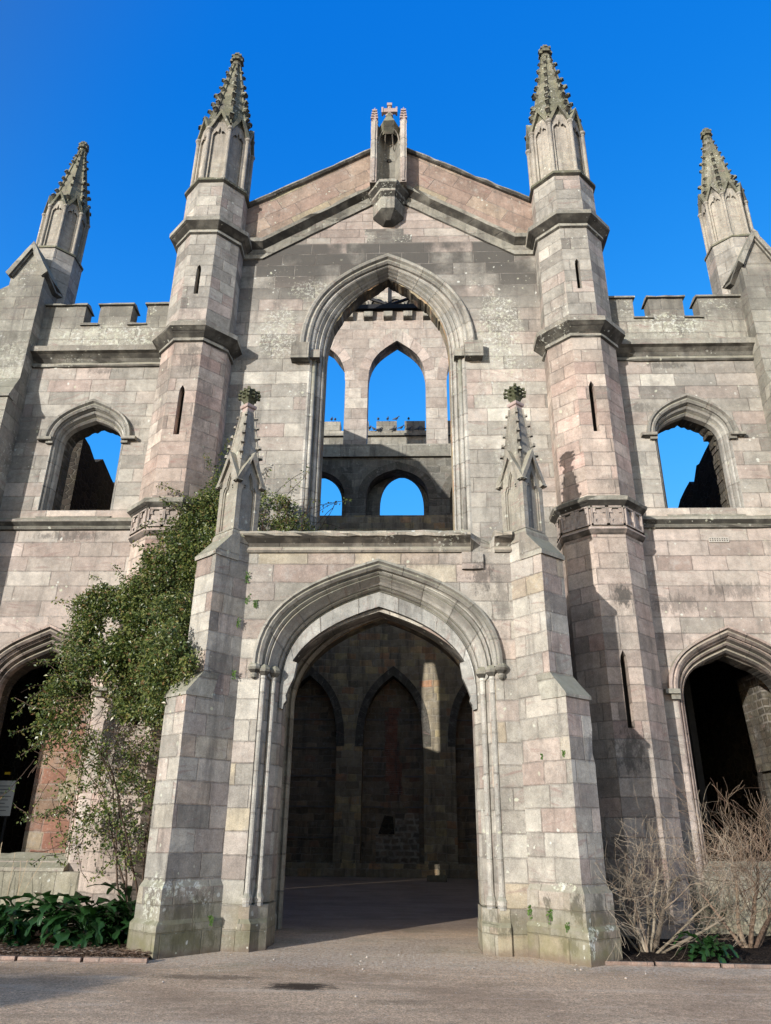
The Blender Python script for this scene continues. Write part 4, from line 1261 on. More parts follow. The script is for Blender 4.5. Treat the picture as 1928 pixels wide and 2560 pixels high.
# pale bonding bands
for z in (1.42, 2.62, 3.84, 5.0, 6.2, 7.2):
    for x0, x1 in ((-5.1, -2.75), (-1.5, -.65), (.25, 1.0), (2.45, 4.5)):
        if z > 6.5 and x0 < -1.6 and x1 > -3: x1 = -3.1
        if z > 6.5 and (x0 == -1.5 or x0 == .25 or x0 == 2.45): continue
        if z < 1.5 and abs(x0) < 2: continue
        mb = MB(); mb.box(x0, x1, YB + .74, YB + .82, z - .03, z + .03)
        mb.build('bond_band', M_TIMB, castle)
mb = MB()
rb = random.Random(8)
z = 3.1
while z < 6.7:
    wl = .18 + .22 * math.sin((z - 3.1) * .8) + rb.uniform(-.08, .08); wr = .22 + .12 * math.cos(z * 1.7) + rb.uniform(-.08, .08)
    mb.box(-.25 - wl, -.20 + wr, YB + .77, YB + .808, z, z + .18); z += .181
mb.build('brick_patch', M_BRICKD, castle)
mb = MB(); mb.box(-.95, .85, YB + .70, YB + .83, .05, 1.55); mb.box(-.15, .85, YB + .70, YB + .82, 1.552, 2.4)
mb.build('rubble_blocking', M_LIMEW, castle)
mb = MB(); mb.hexa([(-.85, YB + .69, 1.58), (-.18, YB + .69, 1.58), (-.18, YB + .81, 1.58), (-.85, YB + .81, 1.58), (-.6, YB + .69, 2.3), (-.25, YB + .69, 2.25), (-.25, YB + .81, 2.25), (-.6, YB + .81, 2.3)])
mb.build('hearth_shade_block', M_RUBL, castle)  # dark block paints the shade of an opening
mb = MB(); mb.box(-7.5, 7.5, YB - .35, YB - .003, 0, .5)
mb.build('wall_footing', M_RUBP, castle)

# middle tier
mt = [c_arch(cx, 1.54, 16.6, 18.25, 1.1, .85, .25) for cx in (-4.2, -.11, 3.98)]
mb = MB()
wall(mb, -7.5, 7.5, 15.702, 18.85, [hole(b_, 15.72) for b_ in mt], YB + .05, YB + .9)
mb.build('middle_tier', M_RUBM, castle)
mt2 = [c_arch(cx + .21, 1.10, 16.6, 18.36, 1.1, .62, .22) for cx in (-4.2, -.11, 3.98)]
mb = MB()
wall(mb, -7.5, 7.5, 15.702, 18.85, [hole(b_, 15.72) for b_ in mt2], YB + .9, YB + 1.3)
mb.build('middle_tier_inner', M_RUBM, castle)
mb = MB(); mb.box(-7.5, 7.5, YB - .1, YB + 2.4, 18.86, 19.55)
mb.build('tower_slab', M_TGREY, castle)
mb = MB()
for cx in (-4.2, -.11, 3.98):
    sweep(mb, arch(1.52, 16.6, 18.2, 1.1, .85, .25, 10), arch(1.95, 16.6, 18.62, 1.3, 1.0, .25, 10), [(0, .1), (0, -.03), (1, -.03), (1, .05)], YB + .05, cx)
mb.build('middle_arch_ring', stone('voussoir_mid', [(0, (.08, .075, .06)), (.5, (.13, .12, .10)), (1, (.10, .09, .07))], .42, 9., grime=.5), castle)

# upper tier
up = [c_arch(cx, 1.52, 23.4, 25.95, 1.5, .8, .75) for cx in (-4.38, -.16, 3.96)]
mb = MB()
up = [[(max(-5.2, x), z) for x, z in b_] for b_ in up]
wall(mb, -5.4, 7.5, 19.552, 30.5, [hole(up[1], 19.56), hole(up[2], 19.56), hole([(-5.2, 25.0), (-4.38, 25.95), (-3.6, 25.4), (-2.95, 24.4), (-2.86, 23.4)], 19.56)], YB, YB + .9)
mb.build('upper_tier', M_TOWER, castle)
mb = MB()
for cx in (-4.38, -.16, 3.96):
    sweep(mb, arch(1.50, 23.4, 25.90, 1.5, .8, .75, 10), arch(2.02, 23.4, 26.75, 1.8, 1.0, .8, 10), [(0, .1), (0, -.015), (1, -.015), (1, .05)], YB, cx)
mb.build('upper_arch_ring', stone('voussoir_pink', PAL_PINK, .75, 9., joint_w=.025, grime=.15), castle)
mb = MB(); mb.box(-5.4, 7.5, YB - .25, YB - .002, 27.85, 28.05)
mb.build('corbel_string', M_TOWER, castle)
for k in range(-4, 5):
    mb = MB()
    x = -.65 + k * 1.07
    mb.loft([[(x - .24, YB, 27.2), (x + .24, YB, 27.2), (x + .24, YB, 27.85), (x - .24, YB, 27.85)], [(x - .24, YB - .28, 27.30), (x + .24, YB - .28, 27.30), (x + .24, YB - .35, 27.85), (x - .24, YB - .35, 27.85)]][::-1])
    mb.build('corbel_block', M_TGREY, castle)
for k in range(-3, 4):
    x = -.25 + k * .98
    mb = MB()
    sweep(mb, arch(.36, 28.2, 28.62, .3, .2, .1, 6), arch(.47, 28.2, 28.78, .36, .26, .1, 6), [(0, 0), (0, -.1), (1, -.12), (1, 0)], YB, x)
    mb.build('small_arch', M_TGREY, castle)
    mb = MB()
    wall(mb, x - .36, x + .36, 28.06, plfn([(p[0] + x, p[1]) for p in arch(.36, 28.2, 28.62, .3, .2, .1, 6)]), [], YB - .006, YB + .02)
    mb.build('small_recess_shade', M_RUBL, castle)  # flat dark panel paints the shade of a recess

# far side of the tower: parapet with merlons carried on side walls
YR = 42.
mb = MB(); mb.box(-9.5, 8.5, YR, YR + .8, 24.5, 25.5)
par = mb.build('far_parapet', M_TGREY, castle)
mb = MB(); mb.box(-9.5, 8.5, YR - .2, YR + .8, 25.05, 25.2)
mb.build('parapet_string', M_DRESS, par)
for k in range(-4, 4):
    x0 = -1.67 + k * 1.83
    mb = MB(); mb.box(x0, x0 + 1.32, YR, YR + .8, 25.5, 26.2)
    mb.build('far_merlon', M_PARA, castle)
mb = MB(); mb.box(-10.2, -9.4, YB, YR + .8, 0, 25.4); mb.box(8.4, 9.2, YB, YR + .8, 0, 25.4)
mb.build('tower_side_wall', M_TOWER, castle)
mb = MB(); mb.box(-9.4, 8.4, YB + 3.2, YB + 3.4, 20.0, 20.38)
mb.build('roof_gutter', M_STEEL, castle, label='bright galvanised gutter along the far roof edge')
mb = MB(); mb.box(-9.4, 8.4, YB + 3.15, YB + 3.5, 19.6, 19.98)
mb.build('roof_edge', M_BLACK, castle)

# steel truss across the hall
tr = thing('steel_truss', 'black steel roof truss with king post seen through the head of the great window', 'truss', (0, 19, 17))
ZT = 16.78
mb = MB(); mb.box(-5.98, 5.98, 18.93, 19.07, ZT, ZT + .16); mb.build('bottom_chord', M_BLACK, tr)
mb = MB(); mb.box(-.14, -.02, 18.95, 19.05, ZT + .16, ZT + 2.3); mb.build('king_post', M_BLACK, tr)
for s in SX:
    mb = MB(); mb.tube([(-.08 + s * .06, 19, ZT + .2), (-.08 + s * 2.6, 19, ZT + 1.25)], .05, 6); mb.build('diagonal_strut', M_BLACK, tr)
    mb = MB(); mb.tube([(-.08 + s * 5.9, 19, ZT + .1), (-.08, 19, ZT + 2.35)], .07, 6); mb.build('rafter', M_BLACK, tr)

# ---- weathering of the arrises: break the straight runs of trims and corners
import bmesh
def erode(o, seg, amp, chips):
    me = o.data
    if me.users > 1: return
    bm = bmesh.new(); bm.from_mesh(me)
    bmesh.ops.remove_doubles(bm, verts=bm.verts, dist=.0005)
    for _ in range(4):
        es = [e for e in bm.edges if e.calc_length() > seg * 1.6]
        if not es: break
        bmesh.ops.subdivide_edges(bm, edges=es, cuts=1, use_grid_fill=True)
    off = wloc(o)
    bm.normal_update()
    for v in bm.verts:
        p = v.co + off
        sharp = max([abs(e.calc_face_angle(0.)) for e in v.link_edges if len(e.link_faces) == 2] + [0.])
        if sharp < .25: continue
        n1 = mnoise.noise(p * 3.1); n2 = mnoise.noise(p * 9. + Vector((5, 5, 5)))
        d = amp * (.6 * n1 + .5 * n2)
        c_ = mnoise.noise(p * 2.3 + Vector((9, 2, 4)))
        if c_ > .33 and sharp > .6: d -= chips * min(1, (c_ - .33) * 5)
        v.co += v.normal * d
    uvl = bm.loops.layers.uv.active
    for f in bm.faces:
        pass
    bm.to_mesh(me); bm.free(); me.update()
ER = {'coping': (.16, .012, .035), 'cornice': (.16, .012, .03), 'lower_cornice': (.16, .012, .03), 'upper_cornice': (.16, .012, .03), 'band_cornice': (.16, .010, .02), 'gable_coping': (.2, .012, .03),
      'gable_string': (.2, .014, .035), 'weathering': (.12, .010, .03), 'string_course': (.2, .008, .02), 'pier_coping': (.16, .012, .03), 'outer_pier': (.3, .012, .02), 'porch_buttress': (.17, .011, .028), 'buttress_shaft': (.17, .010, .025),
      'hood_stop': (.12, .008, .02), 'projecting_block': (.12, .01, .03), 'corbel': (.12, .014, .03), 'merlon': (.18, .010, .02), 'crenel_sill': (.14, .01, .02), 'window_sill': (.14, .012, .02), 'door_sill': (.16, .012, .03),
      'porch_jamb': (.25, .005, .012), 'gablet': (.12, .010, .025), 'lantern_gable': (.14, .008, .02), 'niche_canopy': (.08, .03, .04), 'niche_pier': (.14, .006, .012), 'lantern_base': (.14, .01, .02), 'pinnacle_spire': (.14, .008, .012), 'finial': (.06, .014, .01), 'spire': (.3, .008, .01)}
def walk(o):
    for c in o.children:
        yield c
        yield from walk(c)
for o in list(walk(castle)):
    k = ER.get(o.name.split('.')[0])
    if k and o.type == 'MESH':
        erode(o, *k)

# ================================================================== GROUND
def ground_mat():
    m, g, b = new_mat('gravel_path')
    geo = g.n('ShaderNodeNewGeometry'); P = geo.outputs['Position']
    px, py, pz = g.sep(P)
    big = g.noise(P, .6, 4)
    col = g.ramp(g.noise(P, 45., 3, .7), [(.30, (.34, .235, .165)), (.44, (.56, .42, .31)), (.56, (.74, .58, .44)), (.70, (.92, .78, .62))])
    col = g.mix(g.ss(big, .42, .65, 0, .5), col, (.34, .24, .175))
    mid = g.noise(P, 9., 6, .75)
    mm = g.lin(mid, .3, .7, .74, 1.22)
    col = g.vm('MULTIPLY', col, g.comb(mm, g.m('MULTIPLY', mm, .99), g.m('MULTIPLY', mm, .97)))
    trk = g.noise(g.comb(g.m('MULTIPLY', px, .35), g.m('MULTIPLY', py, 1.9), 0.), 1.3, 5, .6)
    col = g.mix(g.ss(trk, .5, .68, 0, .4), col, (.30, .225, .165))
    col = g.mix(g.ss(trk, .44, .34, 0, .35), col, (.80, .70, .60))
    col = g.vm('MULTIPLY', col, (1.19, 1.14, 1.05))
    fine = g.noise(P, 160., 2, .6)
    f2 = g.lin(fine, .3, .7, .6, 1.4)
    col = g.vm('MULTIPLY', col, g.comb(f2, f2, f2))
    # pale loose chippings concentrated in a band before the porch
    v = g.n('ShaderNodeTexVoronoi', feature='F1'); v.inputs['Scale'].default_value = 42; g._in(v.inputs['Vector'], P)
    r, gg, bb = g.sep(v.outputs['Color'])
    band = g.m('MULTIPLY', g.ss(g.m('ADD', py, g.m('MULTIPLY', g.m('SUBTRACT', g.noise(P, 1.3, 3), .5), 1.6)), 9.8, 11.6), g.ss(py, 14., 17., 1, .35))
    dens = g.m('SUBTRACT', .985, g.m('MULTIPLY', band, .28))
    peb = g.m('MULTIPLY', g.m('GREATER_THAN', r, dens), g.ss(v.outputs['Distance'], .3, .5, 1, 0))
    col = g.mix(peb, col, g.mix(gg, (.85, .80, .72), (.48, .38, .31)))
    v3 = g.n('ShaderNodeTexVoronoi', feature='F1'); v3.inputs['Scale'].default_value = 9; g._in(v3.inputs['Vector'], P)
    r3, g3, b3 = g.sep(v3.outputs['Color'])
    wp = g.m('MULTIPLY', g.m('GREATER_THAN', r3, .965), g.ss(v3.outputs['Distance'], .06, .14, 1, 0))
    col = g.mix(wp, col, (.85, .82, .76))
    # damp patch
    def blob(cx, cy, rx, ry, a, b_):
        dx = g.m('DIVIDE', g.m('SUBTRACT', px, cx), rx); dy = g.m('DIVIDE', g.m('SUBTRACT', py, cy), ry)
        d = g.m('SQRT', g.m('ADD', g.m('MULTIPLY', dx, dx), g.m('MULTIPLY', dy, dy)))
        d = g.m('ADD', d, g.m('MULTIPLY', g.m('SUBTRACT', g.noise(g.vm('MULTIPLY', P, (1., 2.4, 1.)), 4.2, 7, .85), .5), 4.2))
        return g.ss(d, a, b_, 1, 0)
    w = blob(-.72, 9.83, .34, .19, .7, 1.5)
    w2 = g.m('MAXIMUM', g.m('MULTIPLY', blob(-1.9, 10.35, .7, .16, .5, 1.4), .55), g.m('MULTIPLY', blob(.45, 9.1, .5, .14, .4, 1.3), .35))
    w = g.m('MAXIMUM', w, w2)
    col = g.mix(g.m('MULTIPLY', w, .9), col, (.02, .011, .007))
    gr = g.ss(g.noise(P, .9, 4), .5, .7, 0, .35)
    pale = g.m('MULTIPLY', g.m('MULTIPLY', g.ss(g.m('ADD', py, g.m('MULTIPLY', g.noise(P, 1.6, 4, .6), 1.)), 11.3, 12.1), g.ss(py, 13.6, 15., 1, 0)), g.ss(g.noise(P, 18., 5, .8), .42, .6))
    col = g.mix(g.m('MULTIPLY', pale, .6), col, (.95, .88, .78))
    near = g.ss(py, 10.2, 11.3)
    col = g.mix(g.m('MULTIPLY', gr, near), col, (.25, .23, .12))
    ins = g.ss(py, 14.5, 16., 0, .55)  # indoor floor colour warmed to offset the bluish skylight
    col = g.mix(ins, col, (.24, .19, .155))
    h = g.m('ADD', g.m('MULTIPLY', g.noise(P, 60., 4, .75), 1.), g.m('MULTIPLY', peb, .6))
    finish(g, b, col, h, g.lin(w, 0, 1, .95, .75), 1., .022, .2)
    return m
M_GROUND = ground_mat()
# one sheet to the horizon, finer and gently uneven near the camera
vs, fs = [], []
xs = [-900, -200, -60, -25] + [-12 + i * .5 for i in range(49)] + [25, 60, 200, 900]
ys = [-900, -200, -60, -20, -5, 2] + [5 + i * .4 for i in range(30)] + [18, 21, 26, 31, 34, 45, 100, 300, 900]
def gz(x, y):
    if 4 < y < 11.2 and abs(x) < 11:
        return .018 * (mnoise.noise(Vector((x * .8, y * .8, 0)))) - .01
    return 0.
for y in ys:
    for x in xs:
        vs.append((x, y, gz(x, y)))
nx = len(xs)
for j in range(len(ys) - 1):
    for i in range(nx - 1):
        a = j * nx + i
        fs.append([a, a + 1, a + 1 + nx, a + nx])
o = obj('ground', vs, fs, M_GROUND, smooth=True)
o['kind'] = 'structure'

# planting beds and their stone edging
def soil_mat(name, c1, c2, c3):
    m, g, b = new_mat(name)
    geo = g.n('ShaderNodeNewGeometry'); P = geo.outputs['Position']
    v = g.n('ShaderNodeTexVoronoi', feature='F1'); v.inputs['Scale'].default_value = 34; g._in(v.inputs['Vector'], g.vm('MULTIPLY', P, (1., 2.1, 1.)))
    r, gg, bb = g.sep(v.outputs['Color'])
    col = g.ramp(r, [(0, c1), (.55, c2), (.9, c3), (1, c3)])
    col = g.mix(g.ss(v.outputs['Distance'], .35, .6), col, (.02, .015, .012))
    finish(g, b, col, g.m('ADD', g.noise(P, 30., 4, .8), g.m('MULTIPLY', v.outputs['Distance'], -1.)), .95, 1., .03, .1)
    return m
M_SOIL = soil_mat('dark_soil', (.035, .024, .018), (.07, .048, .036), (.16, .12, .09))
M_MULCH = soil_mat('bark_mulch', (.16, .09, .055), (.30, .18, .115), (.52, .38, .27))
def bed(name, x0, x1, y0, y1, mat):
    vs, fs = [], []
    n, k = 40, 26
    for j in range(k + 1):
        for i in range(n + 1):
            x = x0 + (x1 - x0) * i / n; y = y0 + (y1 - y0) * j / k
            e = min(1, j / 3, (k - j) / 2 + 1)
            vs.append((x, y, .01 + .05 * e + .035 * e * mnoise.noise(Vector((x * 3, y * 3, 2)))))
    for j in range(k):
        for i in range(n):
            a = j * (n + 1) + i
            fs.append([a, a + 1, a + n + 2, a + n + 1])
    o = obj(name, vs, fs, mat, smooth=True)
    o['kind'] = 'structure'
bed('planting_bed', -10., -2.98, 11.26, 14.83, M_MULCH)
bed('planting_bed', 2.75, 10., 11.72, 14.83, M_SOIL)
M_EDGE = stone('edging_sandstone', [(0, (.24, .15, .115)), (.5, (.27, .17, .13)), (1, (.24, .155, .125))], 9., 1.2, joint_w=.008, grime=.5, ledge=(.20, .14, .11))
def edging(x0, x1, y0, y1, label):
    t = thing('stone_edging', label, 'edging', ((x0 + x1) / 2, (y0 + y1) / 2, 0), 'red sandstone kerbs edging the beds')
    n = max(1, round(abs(x1 - x0) / .9))
    for i in range(n):
        a, b_ = i / n, (i + 1) / n - .006
        xa, xb = x0 + (x1 - x0) * a, x0 + (x1 - x0) * b_
        ya, yb_ = y0 + (y1 - y0) * a, y0 + (y1 - y0) * b_
        h = .055 + random.uniform(-.006, .006)
        mb = MB(); mb.hexa([(xa, ya, -.05), (xb, yb_, -.05), (xb, yb_ + .07, -.05), (xa, ya + .07, -.05), (xa, ya + .008, h), (xb, yb_ + .008, h), (xb, yb_ + .07, h), (xa, ya + .07, h)])
        mb.build('kerb_stone', M_EDGE, t)
edging(-10., -2.88, 11.28, 11.20, 'low red sandstone kerb in front of the leafy bed on the left')
edging(2.98, 9., 11.70, 11.46, 'low red sandstone kerb in front of the bare shrubs on the right')

# loose pale chippings lying on the path
def chips():
    rc = random.Random(77)
    mb = MB()
    for k in range(1500):
        if k < 1000:
            x = rc.gauss(.3, 2.6); y = rc.gauss(11.7, .55)
        else:
            x = rc.uniform(-4.5, 5); y = rc.uniform(7.9, 13.5)
        if y > 12.2 and abs(x) > 1.5: continue
        if y > 11.2 and x < -2.8: continue
        if y > 11.35 and x > 2.7: continue
        if y > 13.4: continue
        r = rc.choice((.004, .005, .006, .008)) if rc.random() < .98 else rc.uniform(.014, .024)
        z = gz(x, y) + r * .3
        v = [(x + r * a * rc.uniform(.7, 1.2), y + r * b_ * rc.uniform(.7, 1.2), z + r * c_ * rc.uniform(.5, .8)) for a, b_, c_ in ((1, 0, 0), (0, 1, 0), (-1, 0, 0), (0, -1, 0), (0, 0, 1), (0, 0, -1))]
        mb.add(v, [[0, 1, 4], [1, 2, 4], [2, 3, 4], [3, 0, 4], [1, 0, 5], [2, 1, 5], [3, 2, 5], [0, 3, 5]])
    o = mb.build('loose_chippings', plain('chipping_stone', (.62, .57, .50), (.36, .29, .24), 40., .9, .1), None)
    o['kind'] = 'stuff'
chips()
def litter():
    rc = random.Random(78)
    mb = MB()
    for k in range(2200):
        x = rc.uniform(-6.6, -2.95); y = 11.28 + abs(rc.gauss(0, .35))
        r = rc.uniform(.012, .03); a = rc.uniform(0, PI); t = rc.uniform(-.3, .3)
        ux, uy = math.cos(a) * r, math.sin(a) * r; vx, vy = -math.sin(a) * r * .35, math.cos(a) * r * .35
        z = .075 + rc.uniform(0, .02)
        if y < 11.34: z = .055
        mb.add([(x - ux - vx, y - uy - vy, z), (x + ux - vx, y + uy - vy, z + r * t), (x + ux + vx, y + uy + vy, z + r * t + .003), (x - ux + vx, y - uy + vy, z + .004)], [[0, 1, 2, 3]])
    o = mb.build('bark_chips', leaf_mat('bark_chip', [(0, (.14, .08, .05)), (.5, (.30, .19, .12)), (1, (.55, .42, .31))], .8, .2, .0), None)
    o['kind'] = 'stuff'
# ================================================================== PLANTS
def leaf_mat(name, cols, rough=.38, spec=.5, trans=.25):
    m, g, b = new_mat(name)
    geo = g.n('ShaderNodeNewGeometry')
    r = geo.outputs['Random Per Island']
    col = g.ramp(r, cols)
    n = g.noise(geo.outputs['Position'], 2.3, 3)
    k = g.lin(n, .3, .7, .72, 1.25)
    col = g.vm('MULTIPLY', col, g.comb(k, k, k))
    finish(g, b, col, None, rough, 0, 0, spec)
    tr = g.n('ShaderNodeBsdfTranslucent'); g._in(tr.inputs[0], g.vm('MULTIPLY', col, (1.1, 1.3, .6)))
    mx = g.n('ShaderNodeMixShader'); mx.inputs[0].default_value = trans
    out = [x for x in g.nt.nodes if x.type == 'OUTPUT_MATERIAL'][0]
    g.nt.links.new(b.outputs[0], mx.inputs[1]); g.nt.links.new(tr.outputs[0], mx.inputs[2]); g.nt.links.new(mx.outputs[0], out.inputs[0])
    return m
M_VINE = leaf_mat('vine_leaves', [(0, (.03, .055, .018)), (.25, (.07, .105, .03)), (.5, (.12, .155, .042)), (.76, (.18, .205, .062)), (.9, (.23, .24, .07)), (.96, (.24, .18, .07)), (1, (.20, .10, .05))], .36, .5)
M_ACAN = leaf_mat('acanthus_leaves', [(0, (.010, .04, .014)), (.45, (.018, .06, .02)), (.75, (.04, .105, .028)), (.93, (.09, .16, .04)), (1, (.20, .22, .06))], .27, .55, .3)
M_FERN = leaf_mat('fern_leaves', [(0, (.05, .11, .02)), (1, (.10, .18, .03))], .5)
M_STEM = plain('vine_stem_bark', (.10, .065, .045), (.06, .04, .03), 20., .8)
M_TWIG = leaf_mat('pale_shrub_bark', [(0, (.13, .105, .08)), (.35, (.28, .235, .175)), (.7, (.40, .34, .26)), (1, (.22, .15, .11))], .85, .15, 0.)
M_TWIG2 = leaf_mat('brown_shrub_bark', [(0, (.11, .075, .055)), (.4, (.24, .175, .125)), (.75, (.36, .28, .20)), (1, (.18, .10, .075))], .85, .15, 0.)
M_DRY = plain('dry_stalk', (.40, .31, .2), (.28, .21, .14), 9., .8)

litter()
def inpoly(x, z, P):
    c = False
    for i in range(len(P)):
        x1, z1 = P[i]; x2, z2 = P[i - 1]
        if (z1 > z) != (z2 > z) and x < (x2 - x1) * (z - z1) / (z2 - z1) + x1:
            c = not c
    return c
def edge_d(x, z, P):
    best = 9
    for i in range(len(P)):
        a = Vector(P[i]); b = Vector(P[i - 1]); p = Vector((x, z)); ab = b - a
        t = max(0, min(1, (p - a).dot(ab) / ab.length_squared))
        best = min(best, (a + ab * t - p).length)
    return best
RV = random.Random(5)
class Leaves:
    def __init__(self): self.v = []; self.f = []
    def leaf(self, p, d, n, L, W):
        """small folded leaf: stalk at p, pointing along d, facing n"""
        s = d.cross(n)
        if s.length < 1e-4: return
        s.normalize(); nn = s.cross(d).normalized()
        k = len(self.v)
        m_ = p + d * L * .5
        self.v += [p, m_ + s * W + nn * W * .35, p + d * L - nn * L * .12, m_ - s * W + nn * W * .35]
        self.f += [[k, k + 1, k + 2], [k, k + 2, k + 3]]
    def clump(self, c, r, n, L=.07, flat=1.):
        for _ in range(n):
            o_ = Vector((RV.gauss(0, 1), RV.gauss(0, 1) * flat, RV.gauss(0, 1)))
            o_.normalize()
            q = c + o_ * r * (RV.random() ** .35)
            d = (o_ * .6 + Vector((RV.uniform(-1, 1), RV.uniform(-1, .4), RV.uniform(-1.2, .5)))).normalized()
            nrm = (Vector((-.35, -.9, .45)) + Vector((RV.uniform(-1, 1), RV.uniform(-1, 1), RV.uniform(-1, 1))) * .9).normalized()
            l = L * RV.uniform(.65, 1.3)
            self.leaf(q, d, nrm, l, l * RV.uniform(.22, .32))
    def build(self, nm, mat, par): return obj(nm, self.v, self.f, mat, par)

def wander(p, d, n, step, jit, drop=0.):
    pts = [Vector(p)]; d = Vector(d).normalized()
    for _ in range(n):
        d = (d + Vector((RV.uniform(-1, 1), RV.uniform(-1, 1), RV.uniform(-1, 1))) * jit + Vector((0, 0, -drop))).normalized()
        pts.append(pts[-1] + d * step)
    return pts

core = [(-3.52, 9.26), (-3.25, 8.87), (-3.35, 8.02), (-3.25, 7.10), (-3.45, 6.80), (-3.50, 5.66), (-3.45, 4.76), (-3.25, 4.07), (-3.54, 3.57), (-3.98, 3.08), (-4.11, 3.40), (-4.87, 3.40), (-5.59, 3.15), (-6.10, 3.10), (-6.05, 3.89), (-5.90, 4.93), (-5.85, 5.66), (-5.44, 5.90), (-4.80, 6.30), (-4.55, 6.90), (-4.15, 7.81), (-3.75, 8.12)]
low = [(-5.94, 3.21), (-3.94, 3.22), (-3.78, 2.67), (-3.70, 1.15), (-4.33, 1.05), (-4.98, 1.3), (-5.44, 1.91), (-5.42, 2.66), (-6.3, 3.05)]
def vine_y(x, z):
    # hugs the turret and swells forward lower down beside the porch buttress
    y = 13.75 - .35 * max(0, min(1, (6.5 - z) / 2))
    if x > -3.7: y -= .35 * min(1, (x + 3.7) / .4)
    if z > 7: y = 14.0 + .25 * min(1, (z - 7) / 1.5)
    return y
vine = thing('climbing_plant', 'dense leafy climber hanging over the left turret and down beside the porch buttress', 'climbing plant', (-4.4, 13.7, 0), 'evergreen climbers on the castle front')
LV = Leaves(); st = MB()
n = 0
while n < 430:
    x = RV.uniform(-6.2, -3.1); z = RV.uniform(3.0, 9.3)
    if not inpoly(x, z, core): continue
    e = edge_d(x, z, core)
    hole_ = mnoise.noise(Vector((x * 1.5, z * 1.5, 4.)))
    if hole_ < -.22 and RV.random() < .85: continue
    if z < 4.4 and RV.random() < .3: continue
    if x < -5.75 and RV.random() < .5: continue
    y = vine_y(x, z) + RV.uniform(-.38, .3) * min(1, .35 + e)
    r = RV.uniform(.10, .22) if e < .15 else RV.uniform(.16, .32)
    LV.clump(Vector((x, y, z)), r, int(120 * (r / .22) ** 1.6 * RV.uniform(.35, 1.25)), RV.choice((.052, .066, .066, .082)))
    n += 1
# thin lower curtain
n = 0
while n < 125:
    x = RV.uniform(-6.2, -3.7); z = RV.uniform(1.0, 3.4)
    if not inpoly(x, z, low): continue
    if RV.random() > .2 + .5 * (z - 1) / 2.3: continue
    LV.clump(Vector((x, 13.35 + RV.uniform(-.35, .4), z)), RV.uniform(.08, .2), RV.randint(10, 46), .062)
    n += 1
# cover over the buttress weathering
for k in range(62):
    x = RV.uniform(-3.8, -2.92); z = RV.uniform(3.45, 4.75)
    y = 12.0 + RV.uniform(-.25, .2) - .25 * (x + 3.3)
    if x > -3.15 and (z > 4.35 or z < 3.6): continue
    LV.clump(Vector((x, y + .0, z)), RV.uniform(.10, .2), RV.randint(40, 95), .064)
for k in range(46):
    LV.clump(Vector((RV.uniform(-4.1, -3.4), RV.uniform(12.4, 13.3), RV.uniform(3.3, 5.6))), RV.uniform(.14, .26), 90, .066)
# woody stems within the curtain
for k in range(5):
    x0 = -3.75 + RV.uniform(-.25, .1)
    p = wander((x0, 13.6, 0), (RV.uniform(-.5, -.05), -.05, 1), 16, .22, .16)
    wood = MB(); wood.tube(p, [.022 - .001 * i for i in range(17)], 5); wood.build('woody_stem', M_STEM, vine)
for k in range(120):
    x = RV.uniform(-5.9, -3.7); z = RV.uniform(1.4, 4.5)
    p = wander((x, 13.35 + RV.uniform(-.3, .3), z), (RV.uniform(-1, 1), RV.uniform(-.3, .3), RV.uniform(-1., .5)), RV.randint(5, 10), .10, .32)
    st.tube(p, .0055, 3)
    if RV.random() < .6:
        for q in p[2:]:
            if RV.random() < .7: LV.clump(q, .05, 4, .055)
# trailing sprays poking out of the outline
for (x, z, dx, dz, L_) in ((-5.9, 3.3, -1, -.3, .55), (-6.0, 3.9, -1, -.55, .7), (-6.0, 4.4, -1, .1, .3), (-5.8, 5.5, -1, .3, .4), (-5.3, 5.9, -.8, .8, .4), (-5.0, 6.1, -.6, 1, .35), (-4.5, 6.6, -1, .5, .45), (-4.5, 7.1, -1, .2, .3), (-4.1, 7.6, -1, .6, .6), (-4.0, 7.9, -1, .9, .8), (-3.7, 8.7, -.5, 1, .4),
                      (-3.3, 4.9, .8, -.2, .35), (-3.3, 4.3, .9, -.5, .3), (-4.6, 6.0, -1, .2, .5), (-5.9, 3.0, -1, -.9, .4), (-4.9, 2.3, -1, -.3, .5), (-5.2, 1.9, -1, -.1, .55), (-4.2, 1.2, -1, -.4, .5), (-3.8, 7.2, -1.2, .9, 1.2), (-3.4, 9.2, .1, 1, .25)):
    n_ = max(4, int(L_ / .07))
    p = wander((x, vine_y(x, z) - .15, z), (dx, -.25, dz), n_, .07, .14, .05)
    sp = MB(); sp.tube(p, .006, 3); sp.build('trailing_stem', M_STEM, vine)
    for q in p: LV.clump(q, .06, 7, .06)
LV.build('foliage', M_VINE, vine); st.build('twigs', M_STEM, vine)

